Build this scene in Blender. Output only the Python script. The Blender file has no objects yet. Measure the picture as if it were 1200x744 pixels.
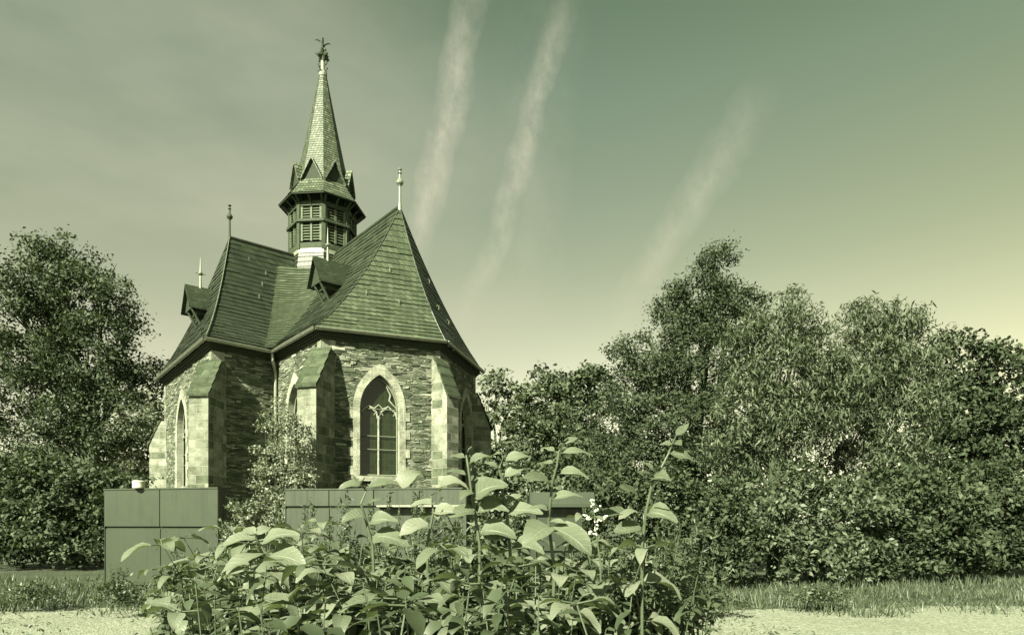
import bpy, math, random
import numpy as np
from mathutils import Vector as V, Matrix
from mathutils.geometry import tessellate_polygon

random.seed(7)
RNG = np.random.default_rng(11)
R = math.radians
sc = bpy.context.scene
COL = sc.collection
F, CX, HY, EYE = 760.0, 600.0, 612.0, 1.7      # focal length, axis and horizon of the photograph (1200 px wide)


def at(px, py, y):
    return V(((px - CX) / F * y, y, EYE + (HY - py) / F * y))


# ------------------------------------------------------------------ scene tree helpers
def empty(name, loc, label=None, cat=None, group=None):
    o = bpy.data.objects.new(name, None)
    COL.objects.link(o)
    o.location = loc
    o.empty_display_size = .2
    if label:
        o['label'] = label
    if cat:
        o['category'] = cat
    if group:
        o['group'] = group
    return o


def tag(o, label=None, cat=None, group=None, kind=None):
    for k, v in (('label', label), ('category', cat), ('group', group), ('kind', kind)):
        if v:
            o[k] = v
    return o


def root_loc(o):
    while o.parent:
        o = o.parent
    return V(o.location)


def copy_tree(o, parent=None):
    c = o.copy()
    COL.objects.link(c)
    c.parent = parent
    for ch in list(o.children):
        copy_tree(ch, c)
    return c


class MB:
    """collects faces (with metre-scale UVs) for ONE mesh object"""

    def __init__(s):
        s.v, s.f, s.uv, s.sm = [], [], [], []

    def poly(s, pts, uv=None, smooth=False):
        i = len(s.v)
        pts = [V(p) for p in pts]
        s.v += pts
        s.f.append(tuple(range(i, i + len(pts))))
        if uv is None:
            n = V((0, 0, 0))
            for k in range(len(pts)):
                a, b = pts[k], pts[(k + 1) % len(pts)]
                n += V(((a.y - b.y) * (a.z + b.z), (a.z - b.z) * (a.x + b.x), (a.x - b.x) * (a.y + b.y)))
            n = n.normalized() if n.length > 1e-12 else V((0, 0, 1))
            if abs(n.z) > .97:
                uv = [(p.x, p.y) for p in pts]
            else:
                t = V((0, 0, 1)).cross(n).normalized()
                w = n.cross(t)
                uv = [(p.dot(t), p.dot(w)) for p in pts]
        s.uv.append(uv)
        s.sm.append(smooth)

    def prism(s, bottom, top, cap_b=True, cap_t=True, smooth=False):
        n = len(bottom)
        for k in range(n):
            j = (k + 1) % n
            s.poly([bottom[k], bottom[j], top[j], top[k]], smooth=smooth)
        if cap_t:
            s.poly(list(top))
        if cap_b:
            s.poly(list(bottom)[::-1])

    def box(s, o, ax, ay, az):
        """corner o and three edge vectors"""
        o, ax, ay, az = V(o), V(ax), V(ay), V(az)
        if ax.cross(ay).dot(az) < 0:
            ax, ay = ay, ax
        b = [o, o + ax, o + ax + ay, o + ay]
        s.prism(b, [p + az for p in b])

    def cbox(s, c, sx, sy, sz, rz=0):
        c = V(c)
        ax = V((math.cos(rz), math.sin(rz), 0)) * sx
        ay = V((-math.sin(rz), math.cos(rz), 0)) * sy
        s.box(c - ax / 2 - ay / 2 - V((0, 0, sz / 2)), ax, ay, V((0, 0, sz)))

    def tube(s, path, r, n=8, cap=True):
        path = [V(p) for p in path]
        rs = r if isinstance(r, (list, tuple)) else [r] * len(path)
        rings = []
        for i, p in enumerate(path):
            d = (path[min(i + 1, len(path) - 1)] - path[max(i - 1, 0)])
            d = d.normalized() if d.length > 1e-9 else V((0, 0, 1))
            a = V((0, 0, 1)) if abs(d.z) < .9 else V((1, 0, 0))
            u = d.cross(a).normalized()
            w = d.cross(u)
            rings.append([p + (u * math.cos(k * 2 * math.pi / n) + w * math.sin(k * 2 * math.pi / n)) * rs[i] for k in range(n)])
        for i in range(len(rings) - 1):
            for k in range(n):
                j = (k + 1) % n
                s.poly([rings[i][k], rings[i + 1][k], rings[i + 1][j], rings[i][j]], smooth=True)
        if cap:
            s.poly(rings[0])
            s.poly(rings[-1][::-1])

    def lathe(s, c, prof, n=16, rot=0, smooth=True):
        c = V(c)
        rings = [[c + V((r * math.cos(rot + k * 2 * math.pi / n), r * math.sin(rot + k * 2 * math.pi / n), z)) for k in range(n)] for r, z in prof]
        for i in range(len(rings) - 1):
            for k in range(n):
                j = (k + 1) % n
                s.poly([rings[i][k], rings[i][j], rings[i + 1][j], rings[i + 1][k]], smooth=smooth)

    def build(s, name, mat, parent=None, loc=None):
        off = root_loc(parent) if parent else (V(loc) if loc else V((0, 0, 0)))
        me = bpy.data.meshes.new(name)
        me.from_pydata([p - off for p in s.v], [], s.f)
        uvl = me.uv_layers.new(name='UVMap')
        flat = [c for f in s.uv for p in f for c in p]
        uvl.data.foreach_set('uv', flat)
        me.polygons.foreach_set('use_smooth', s.sm)
        me.materials.append(mat)
        me.update()
        o = bpy.data.objects.new(name, me)
        COL.objects.link(o)
        if parent:
            o.parent = parent
        else:
            o.location = off
        return o


def np_mesh(name, co, nper, mat, parent=None, loc=(0, 0, 0), smooth=False, attr=None):
    """co: (faces*nper,3) array"""
    off = root_loc(parent) if parent else V(loc)
    co = np.asarray(co, dtype=np.float32) - np.array(off, dtype=np.float32)
    nv = len(co)
    nf = nv // nper
    me = bpy.data.meshes.new(name)
    me.vertices.add(nv)
    me.vertices.foreach_set('co', co.ravel())
    me.loops.add(nv)
    me.loops.foreach_set('vertex_index', np.arange(nv, dtype=np.int32))
    me.polygons.add(nf)
    me.polygons.foreach_set('loop_start', np.arange(0, nv, nper, dtype=np.int32))
    me.polygons.foreach_set('loop_total', np.full(nf, nper, dtype=np.int32))
    me.update(calc_edges=True)
    if attr is not None:
        a = me.attributes.new('vary', 'FLOAT', 'FACE')
        a.data.foreach_set('value', np.asarray(attr, dtype=np.float32))
    me.materials.append(mat)
    o = bpy.data.objects.new(name, me)
    COL.objects.link(o)
    if parent:
        o.parent = parent
    else:
        o.location = off
    return o


# ------------------------------------------------------------------ materials
def tone(L, warm=0.0):
    L = L * .74
    k = min(1, max(0, (L - .02) / .20)) ** .65
    a, b = (.64, 1.0, .42), (.96, 1.0, .80)
    c = [a[i] + (b[i] - a[i]) * k for i in range(3)]
    lum = .2126 * c[0] + .7152 * c[1] + .0722 * c[2]
    return tuple(x * L / lum for x in c) + (1,)


class NT:
    def __init__(s, name):
        s.m = bpy.data.materials.new(name)
        s.m.use_nodes = True
        s.t = s.m.node_tree
        s.b = s.t.nodes['Principled BSDF']
        s.out = s.t.nodes['Material Output']

    def n(s, typ, **kw):
        o = s.t.nodes.new('ShaderNode' + typ)
        for k, v in kw.items():
            setattr(o, k, v)
        return o

    def l(s, a, b):
        s.t.links.new(a, b)

    def ramp(s, fac, stops, interp='LINEAR'):
        r = s.n('ValToRGB')
        r.color_ramp.interpolation = interp
        e = r.color_ramp.elements
        while len(e) < len(stops):
            e.new(.5)
        for i, (p, c) in enumerate(stops):
            e[i].position = p
            e[i].color = c if isinstance(c, tuple) else tone(c)
        s.l(fac, r.inputs[0])
        return r.outputs[0]

    def math(s, op, a, b=0.0, c=None):
        m = s.n('Math', operation=op)
        for i, x in enumerate((a, b) if c is None else (a, b, c)):
            if isinstance(x, (int, float)):
                m.inputs[i].default_value = x
            else:
                s.l(x, m.inputs[i])
        return m.outputs[0]

    def mix(s, fac, a, b, blend='MIX'):
        m = s.n('Mix', data_type='RGBA', blend_type=blend)
        for i, x in ((0, fac), (6, a), (7, b)):
            if isinstance(x, (int, float)):
                m.inputs[i].default_value = x
            elif isinstance(x, tuple):
                m.inputs[i].default_value = x
            else:
                s.l(x, m.inputs[i])
        return m.outputs[2]

    def noise(s, vec, scale, detail=4, rough=.55):
        t = s.n('TexNoise')
        t.inputs['Scale'].default_value = scale
        t.inputs['Detail'].default_value = detail
        t.inputs['Roughness'].default_value = rough
        if vec is not None:
            s.l(vec, t.inputs['Vector'])
        return t

    def mapping(s, vec, scale=(1, 1, 1), rot=(0, 0, 0)):
        m = s.n('Mapping')
        m.inputs['Scale'].default_value = scale
        m.inputs['Rotation'].default_value = rot
        s.l(vec, m.inputs['Vector'])
        return m.outputs[0]

    def bump(s, h, strength=.5, dist=.02, normal=None):
        b = s.n('Bump')
        b.inputs['Strength'].default_value = strength
        b.inputs['Distance'].default_value = dist
        s.l(h, b.inputs['Height'])
        if normal is not None:
            s.l(normal, b.inputs['Normal'])
        return b.outputs[0]

    def color(s, c):
        if isinstance(c, tuple):
            s.b.inputs['Base Color'].default_value = c
        else:
            s.l(c, s.b.inputs['Base Color'])

    def rough(s, r, spec=.4):
        s.b.inputs['Roughness'].default_value = r
        s.b.inputs['Specular IOR Level'].default_value = spec


def m_plain(name, L, rough=.7, var=.25, scale=3, bump=.2, spec=.35, metal=0.0):
    t = NT(name)
    g = t.n('TexCoord').outputs['Object']
    nz = t.noise(g, scale, 6, .6)
    t.color(t.ramp(nz.outputs['Fac'], [(.25, L * (1 - var)), (.75, L * (1 + var))]))
    t.l(t.bump(t.noise(g, scale * 12, 3).outputs['Fac'], bump, .01), t.b.inputs['Normal'])
    t.rough(rough, spec)
    t.b.inputs['Metallic'].default_value = metal
    return t.m


def m_rubble(name, lo=.07, hi=.30, mort=.36):
    t = NT(name)
    uv = t.n('TexCoord').outputs['UV']
    big = t.noise(uv, .55, 3)
    warp = t.n('VectorMath', operation='MULTIPLY_ADD')
    nz = t.noise(uv, 2.3, 4, .6)
    t.l(nz.outputs['Color'], warp.inputs[0])
    warp.inputs[1].default_value = (.35, .13, 0)
    t.l(uv, warp.inputs[2])

    def cells(sx, sy):
        mp = t.mapping(warp.outputs[0], (sx, sy, 1))
        v1 = t.n('TexVoronoi', voronoi_dimensions='2D', feature='F1')
        v2 = t.n('TexVoronoi', voronoi_dimensions='2D', feature='DISTANCE_TO_EDGE')
        for v in (v1, v2):
            v.inputs['Scale'].default_value = 1
            v.inputs['Randomness'].default_value = .92
            t.l(mp, v.inputs['Vector'])
        sep = t.n('SeparateColor')
        t.l(v1.outputs['Color'], sep.inputs[0])
        return sep, v2.outputs['Distance']
    s1, d1 = cells(1.9, 9.5)
    s2, d2 = cells(3.6, 15)
    sel = t.ramp(big.outputs['Fac'], [(.47, (0, 0, 0, 1)), (.53, (1, 1, 1, 1))])
    val = t.mix(sel, s1.outputs[0], s2.outputs[0])
    val2 = t.mix(sel, s1.outputs[1], s2.outputs[1])
    dist = t.mix(sel, d1, d2)
    col = t.ramp(val, [(.0, lo), (.35, lo * 1.7), (.7, (lo + hi) * .5), (.93, hi), (1, hi * 1.35)])
    fine = t.noise(uv, 34, 5, .65).outputs['Fac']
    col = t.mix(.55, col, t.ramp(fine, [(.3, (.25, .25, .25, 1)), (.7, (1, 1, 1, 1))]), 'MULTIPLY')
    mm = t.ramp(dist, [(.0, (1, 1, 1, 1)), (.045, (1, 1, 1, 1)), (.085, (0, 0, 0, 1))])
    patchy = t.ramp(t.noise(uv, 1.4, 4).outputs['Fac'], [(.4, (0, 0, 0, 1)), (.62, (1, 1, 1, 1))])
    mm2 = t.math('MULTIPLY', mm, patchy)
    mcol = t.ramp(fine, [(.3, mort * .6), (.7, mort)])
    col = t.mix(mm2, col, mcol)
    stain = t.ramp(t.noise(uv, .8, 5, .6).outputs['Fac'], [(.35, (.72, .72, .72, 1)), (.6, (1, 1, 1, 1))])
    t.color(t.mix(.9, col, stain, 'MULTIPLY'))
    h = t.math('ADD', t.math('MULTIPLY', t.ramp(dist, [(0, (0, 0, 0, 1)), (.16, (1, 1, 1, 1))]), .7), t.math('MULTIPLY', val2, .7))
    h = t.math('ADD', h, t.math('MULTIPLY', fine, .45))
    t.l(t.bump(h, 1.0, .06), t.b.inputs['Normal'])
    t.rough(.85, .25)
    return t.m


def m_ashlar(name, lo=.22, hi=.58, mort=.5, bw=.55, rh=.31):
    t = NT(name)
    uv = t.n('TexCoord').outputs['UV']
    w = t.n('VectorMath', operation='MULTIPLY_ADD')
    t.l(t.noise(uv, 3, 3).outputs['Color'], w.inputs[0])
    w.inputs[1].default_value = (.12, .075, 0)
    t.l(uv, w.inputs[2])
    b = t.n('TexBrick')
    b.offset = .4
    b.squash = 1.3
    b.squash_frequency = 3
    b.inputs['Color1'].default_value = (0, 0, 0, 1)
    b.inputs['Color2'].default_value = (1, 1, 1, 1)
    b.inputs['Mortar'].default_value = (.5, .5, .5, 1)
    b.inputs['Scale'].default_value = 1
    b.inputs['Mortar Size'].default_value = .014
    b.inputs['Mortar Smooth'].default_value = .3
    b.inputs['Brick Width'].default_value = bw
    b.inputs['Row Height'].default_value = rh
    t.l(w.outputs[0], b.inputs['Vector'])
    col = t.ramp(b.outputs['Color'], [(0, lo), (.4, (lo + hi) * .5), (1, hi)])
    fine = t.noise(uv, 22, 6, .7).outputs['Fac']
    col = t.mix(.5, col, t.ramp(fine, [(.3, (.4, .4, .4, 1)), (.65, (1, 1, 1, 1))]), 'MULTIPLY')
    st = t.ramp(t.noise(uv, 2.4, 6, .65).outputs['Fac'], [(.38, (.38, .40, .34, 1)), (.56, (1, 1, 1, 1))])
    col = t.mix(.8, col, st, 'MULTIPLY')
    t.color(t.mix(b.outputs['Fac'], col, tone(mort)))
    h = t.math('SUBTRACT', t.math('MULTIPLY', fine, .5), b.outputs['Fac'])
    t.l(t.bump(h, 1.0, .06), t.b.inputs['Normal'])
    t.rough(.85, .25)
    return t.m


def m_slate(name, lo=.045, hi=.15, width=.27, skew=.38, moss=.5):
    """UV: u metres along the course, v counts courses"""
    t = NT(name)
    uv = t.n('TexCoord').outputs['UV']
    sp = t.n('SeparateXYZ')
    t.l(uv, sp.inputs[0])
    u = t.math('MULTIPLY_ADD', sp.outputs[1], skew * width, sp.outputs[0])
    cb = t.n('CombineXYZ')
    t.l(u, cb.inputs[0])
    t.l(sp.outputs[1], cb.inputs[1])
    b = t.n('TexBrick')
    b.offset = .5
    b.inputs['Color1'].default_value = (0, 0, 0, 1)
    b.inputs['Color2'].default_value = (1, 1, 1, 1)
    b.inputs['Mortar'].default_value = (0, 0, 0, 1)
    b.inputs['Scale'].default_value = 1
    b.inputs['Mortar Size'].default_value = .012
    b.inputs['Mortar Smooth'].default_value = .2
    b.inputs['Brick Width'].default_value = width
    b.inputs['Row Height'].default_value = 1
    t.l(cb.outputs[0], b.inputs['Vector'])
    col = t.ramp(b.outputs['Color'], [(0, lo), (.5, (lo + hi) * .5), (.9, hi), (1, hi * 1.3)])
    ob = t.n('TexCoord').outputs['Object']
    pt = t.ramp(t.noise(ob, .9, 6, .62).outputs['Fac'], [(.32, (.5, .52, .48, 1)), (.62, (1, 1, 1, 1))])
    col = t.mix(moss, col, pt, 'MULTIPLY')
    streak = t.noise(t.mapping(ob, (5, 5, .35)), 1.3, 4)
    col = t.mix(.35, col, t.ramp(streak.outputs['Fac'], [(.35, (.45, .45, .45, 1)), (.6, (1, 1, 1, 1))]), 'MULTIPLY')
    col = t.mix(t.math('MULTIPLY', b.outputs['Fac'], .85), col, tone(lo * .4))
    t.color(col)
    fine = t.noise(ob, 26, 4, .6).outputs['Fac']
    h = t.math('ADD', t.math('MULTIPLY', b.outputs['Color'], .5), t.math('SUBTRACT', t.math('MULTIPLY', fine, .5), b.outputs['Fac']))
    t.l(t.bump(h, .7, .02), t.b.inputs['Normal'])
    t.rough(.5, .5)
    return t.m


def m_leaf(name, L, var=.45, trans=.3, rough=.45, spec=.5, cscale=1.5, face_attr=True, veins=False):
    t = NT(name)
    g = t.n('TexCoord').outputs['Object']
    n1 = t.noise(g, cscale, 3).outputs['Fac']
    if face_attr:
        a = t.n('Attribute')
        a.attribute_name = 'vary'
        fac = t.math('ADD', t.math('MULTIPLY', n1, .3), t.math('MULTIPLY', a.outputs['Fac'], .7))
    else:
        oi = t.n('ObjectInfo')
        fac = t.math('ADD', t.math('MULTIPLY', n1, .6), t.math('MULTIPLY', oi.outputs['Random'], .4))
    c = t.ramp(fac, [(.22, L * (1 - var)), (.5, L), (.8, L * (1 + var))])
    if veins:
        uv = t.n('TexCoord').outputs['UV']
        sp = t.n('SeparateXYZ')
        t.l(uv, sp.inputs[0])
        ax = t.math('ABSOLUTE', sp.outputs[0])
        mid = t.ramp(ax, [(.0, (1, 1, 1, 1)), (.06, (0, 0, 0, 1))])
        side = t.math('FRACT', t.math('MULTIPLY', t.math('SUBTRACT', sp.outputs[1], t.math('MULTIPLY', ax, .22)), 7.5))
        sd = t.ramp(side, [(.0, (1, 1, 1, 1)), (.12, (0, 0, 0, 1)), (.9, (0, 0, 0, 1)), (1, (1, 1, 1, 1))])
        vv = t.math('MAXIMUM', mid, t.math('MULTIPLY', sd, .5))
        c = t.mix(t.math('MULTIPLY', vv, .55), c, tone(L * 2.0))
        spots = t.ramp(t.noise(g, 60, 3).outputs['Fac'], [(.62, (1, 1, 1, 1)), (.72, (.5, .45, .4, 1))])
        c = t.mix(.6, c, spots, 'MULTIPLY')
        t.l(t.bump(t.math('SUBTRACT', t.math('MULTIPLY', t.noise(g, 45, 3).outputs['Fac'], .8), vv), .5, .004), t.b.inputs['Normal'])
    t.color(c)
    t.rough(rough, spec)
    tr = t.n('BsdfTranslucent')
    t.l(t.mix(1.0, c, (1.1, 1.25, .6, 1), 'MULTIPLY'), tr.inputs[0])
    mx = t.n('MixShader')
    mx.inputs[0].default_value = trans
    t.l(t.b.outputs[0], mx.inputs[1])
    t.l(tr.outputs[0], mx.inputs[2])
    t.l(mx.outputs[0], t.out.inputs[0])
    return t.m


def m_glass(name):
    t = NT(name)
    uv = t.n('TexCoord').outputs['UV']
    b = t.n('TexBrick')
    b.offset = 0
    b.inputs['Scale'].default_value = 1
    b.inputs['Brick Width'].default_value = .17
    b.inputs['Row Height'].default_value = .21
    b.inputs['Mortar Size'].default_value = .009
    b.inputs['Color1'].default_value = (0, 0, 0, 1)
    b.inputs['Color2'].default_value = (1, 1, 1, 1)
    t.l(uv, b.inputs['Vector'])
    c = t.ramp(b.outputs['Color'], [(0, .014), (.7, .02), (1, .026)])
    t.color(t.mix(b.outputs['Fac'], c, tone(.03)))
    t.l(t.bump(b.outputs['Color'], .12, .01), t.b.inputs['Normal'])
    t.rough(.22, .5)
    return t.m


def m_panel(name, L):
    t = NT(name)
    g = t.n('TexCoord').outputs['Object']
    c = t.ramp(t.noise(g, .9, 5, .6).outputs['Fac'], [(.3, L * .82), (.7, L * 1.12)])
    st = t.noise(t.mapping(g, (9, 9, .6)), 1.0, 5, .65).outputs['Fac']
    c = t.mix(.55, c, t.ramp(st, [(.38, (.55, .56, .5, 1)), (.58, (1, 1, 1, 1))]), 'MULTIPLY')
    sp = t.ramp(t.noise(g, 26, 4, .7).outputs['Fac'], [(.66, (1, 1, 1, 1)), (.74, (.6, .6, .55, 1))])
    t.color(t.mix(.7, c, sp, 'MULTIPLY'))
    t.l(t.bump(t.noise(g, 1.6, 2).outputs['Fac'], .25, .03), t.b.inputs['Normal'])
    rr_ = t.ramp(st, [(.3, (.75, .75, .75, 1)), (.7, (.45, .45, .45, 1))])
    t.l(rr_, t.b.inputs['Roughness'])
    return t.m


M = {
    'rubble': m_rubble('rubble_stone', .075, .36, .42),
    'ashlar': m_ashlar('dressed_stone', .13, .40, .30),
    'surround': m_ashlar('window_stone', .34, .5, .42, .5, .36),
    'capstone': m_ashlar('cap_stone', .06, .12, .06, .7, .4),
    'slate': m_slate('roof_slate', .028, .052, .2, .45, .55),
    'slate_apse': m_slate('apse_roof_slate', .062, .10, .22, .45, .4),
    'slate_dark': m_slate('dark_roof_slate', .02, .042, .2, .45, .6),  # roof slate copied in a darker tone, for transept faces and hips
    'slate_spire': m_slate('spire_slate', .08, .18, .15, .3, .6),
    'timber': m_plain('weathered_timber', .045, .75, .35, 5, .4),
    'louvre': m_plain('louvre_board', .11, .7, .3, 6, .3),
    'soffit': m_plain('dark_boarding', .03, .8, .3, 4, .3),
    'lead': m_plain('pale_lead', .22, .5, .2, 3, .15, .5),
    'metal': m_plain('grey_metal', .2, .45, .2, 8, .1, .6),
    'gutter': m_plain('zinc_gutter', .32, .38, .25, 4, .08, .6, .35),
    'iron': m_plain('dark_iron', .04, .5, .3, 10, .1, .5),
    'glass': m_glass('leaded_glass'),
    'panel': m_panel('painted_sheet', .036),
    'cabinet': m_panel('green_cabinet_paint', .030),
    'white': m_plain('white_enamel', .6, .4, .06, 5, .05, .5),
    'bark': m_plain('bark', .07, .9, .5, 6, .8, .2),
    'stem': m_plain("plant_stem", .085, .5, .3, 20, .1, .4),
    'leaf_big': m_leaf("broad_leaf", .165, .5, .26, .5, .32, 5, False, True),
    'leaf_dark': m_leaf('dark_tree_leaf', .08, .6, .22, .65, .2, .8),
    'leaf_ever': m_leaf('evergreen_leaf', .066, .6, .2, .65, .2, .9),
    'leaf_willow': m_leaf('pale_lance_leaf', .12, .6, .28, .6, .25, .9),
    'leaf_far': m_leaf('far_tree_leaf', .12, .6, .3, .65, .2, .6),
    'leaf_vine': m_leaf('climber_leaf', .22, .5, .25, .45, .5, 2),
    'leaf_herb': m_leaf('dark_herb_leaf', .085, .4, .25, .5, .4, 6, False),
    'leaf_weed': m_leaf('weed_leaf', .10, .5, .25, .5, .4, 4),
    'flower': m_plain('cream_blossom', .7, .7, .1, 10, .1),
}

# ------------------------------------------------------------------ the chapel: plan measured from the photograph
C0 = V((-8.95, 30.7))                      # crossing
E1 = V((.639, -.769)).normalized()         # axis of the choir
E2 = V((-E1.y * -1, -E1.x)) if False else V((-.769, -.639)).normalized()   # axis of the transept


def L2W(a, b):
    return C0 + E1 * a + E2 * b


ZE, ZR = 8.33, 13.92
CURVE = .36


def zroof(h, top=ZR):
    return top - (top - ZE) * ((1 + CURVE) * h - CURVE * h * h)


P1, P2, P4 = V((-6.63, 22.0)), V((-2.43, 23.72)), V((-1.31, 28.46))
HB = 4.12                                  # half width of the choir
HT = 4.3                                   # half width of the transept
LC, FL = V((-11.0, 23.32)), V((-16.45, 30.05))
P0 = V((-9.28, 25.19))
QB = L2W(-4.2, 0)
RB = L2W(HT, -HB)                          # inner corner choir / hidden arm
X1, X2 = L2W(HT, -5.4), L2W(-HT, -5.4)
N1, N2 = L2W(-9.5, -HB), L2W(-9.5, HB)
I2, I3 = L2W(-HT, -HB), L2W(-HT, HB)
EAVES = [P1, P2, P4, RB, X1, X2, I2, N1, N2, I3, FL, LC, P0]      # counter-clockwise


def offset_poly(poly, d):
    out = []
    n = len(poly)
    for i in range(n):
        p, a, b = poly[i], poly[i - 1], poly[(i + 1) % n]
        d1, d2 = (p - a).normalized(), (b - p).normalized()
        n1, n2 = V((-d1.y, d1.x)), V((-d2.y, d2.x))   # inward for ccw
        k = n1 + n2
        k = k / max(.2, k.dot(n1)) if k.length > 1e-6 else n1
        out.append(p + k * d)
    return out


area = sum(EAVES[i].x * EAVES[(i + 1) % 13].y - EAVES[(i + 1) % 13].x * EAVES[i].y for i in range(13))
assert area > 0, area
WALL = offset_poly(EAVES, .27)
SOF = offset_poly(EAVES, .30)
chapel = empty('chapel', (C0.x, C0.y, 0), 'rubble stone chapel with steep slate roofs, tall pointed windows and a slender louvred spire', 'chapel')
ZW = 8.14


def p3(p, z):
    return V((p.x, p.y, z))


class Wall:
    def __init__(s, i):
        s.a, s.b = WALL[i], WALL[(i + 1) % len(WALL)]
        s.t = (s.b - s.a).normalized()
        s.n = V((s.t.y, -s.t.x))
        s.len = (s.b - s.a).length

    def P(s, u, z, d=0.0):
        q = s.a + s.t * u + s.n * d
        return V((q.x, q.y, z))

    def u_at(s, px):
        k = (px - CX) / F
        return (k * s.a.y - s.a.x) / (s.t.x - k * s.t.y)


def arch(uc, w, z0, zs, k=1.0, n=9):
    """pointed-arch outline (u, z), counter-clockwise from lower left... half width w"""
    r = w * 2 * k
    pts = [(uc - w, z0), (uc + w, z0)]
    cxl = uc + w - r
    a_end = math.acos((uc - cxl) / r)
    for i in range(n + 1):
        a = a_end * i / n
        pts.append((cxl + r * math.cos(a), zs + r * math.sin(a)))
    cxr = uc - w + r
    for i in range(1, n + 1):
        a = a_end * (n - i) / n
        pts.append((cxr - r * math.cos(a), zs + r * math.sin(a)))
    return pts


walls = [Wall(i) for i in range(len(WALL))]
WA, WC, WB, WLE, WSIDE = walls[0], walls[1], walls[12], walls[10], walls[11]
OPEN = {0: (WA.u_at(445), .70, 3.36, 5.74), 1: (WC.u_at(546), .70, 3.36, 5.74),
        12: (WB.u_at(345.5), .66, 3.36, 5.74), 10: (WLE.u_at(213), .80, 3.2, 5.55)}
mbw = MB()
for i, w in enumerate(walls):
    outer = [(0, -.1), (w.len, -.1), (w.len, ZW), (0, ZW)]
    loops = [[V((u, z, 0)) for u, z in outer]]
    if i in OPEN:
        hole = arch(*OPEN[i])
        loops.append([V((u, z, 0)) for u, z in hole])
    flat = [p for lp in loops for p in lp]
    for tri in tessellate_polygon(loops):
        pts = [w.P(flat[k].x, flat[k].y) for k in tri]
        nrm = (pts[1] - pts[0]).cross(pts[2] - pts[0])
        if nrm.dot(V((w.n.x, w.n.y, 0))) < 0:
            pts.reverse()
        mbw.poly(pts)
# stones standing proud of the rubble face
sr = random.Random(21)
for i, cnt in ((0, 460), (12, 340), (11, 280), (10, 480), (1, 220)):
    w = walls[i]
    for q in range(cnt):
        sw, sh = sr.uniform(.14, .52), sr.uniform(.035, .12)
        u, z = sr.uniform(.0, w.len - sw), sr.uniform(1.1, ZW - .2)
        if i in OPEN:
            uc, hw, z0, zs = OPEN[i]
            if abs(u + sw / 2 - uc) < hw + .42 + sw / 2 and z0 - .3 < z < zs + .75:
                continue
            if abs(u + sw / 2 - uc) < (zs + 1.75 - z) * .55 + sw / 2 and zs <= z < zs + 1.75:
                continue
        d = sr.uniform(.006, .034)
        j = lambda: sr.uniform(-.018, .018)
        c4 = [(u + j(), z + j()), (u + sw + j(), z + j()), (u + sw + j(), z + sh + j()), (u + j(), z + sh + j())]
        fr_ = [w.P(a_ + .012 * (1 if k in (0, 3) else -1), b_ + .01 * (1 if k < 2 else -1), d + sr.uniform(-.008, .008)) for k, (a_, b_) in enumerate(c4)]
        bk = [w.P(a_, b_, -.01) for a_, b_ in c4]
        ru, rv = sr.uniform(0, 60), sr.uniform(0, 60)
        uvs = [(ru, rv), (ru + .05, rv), (ru + .05, rv + .02), (ru, rv + .02)]
        mbw.poly(fr_, uvs)
        for k in range(4):
            k2 = (k + 1) % 4
            mbw.poly([bk[k], bk[k2], fr_[k2], fr_[k]], uvs)
mbw.build('wall', M['rubble'], chapel)

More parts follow.
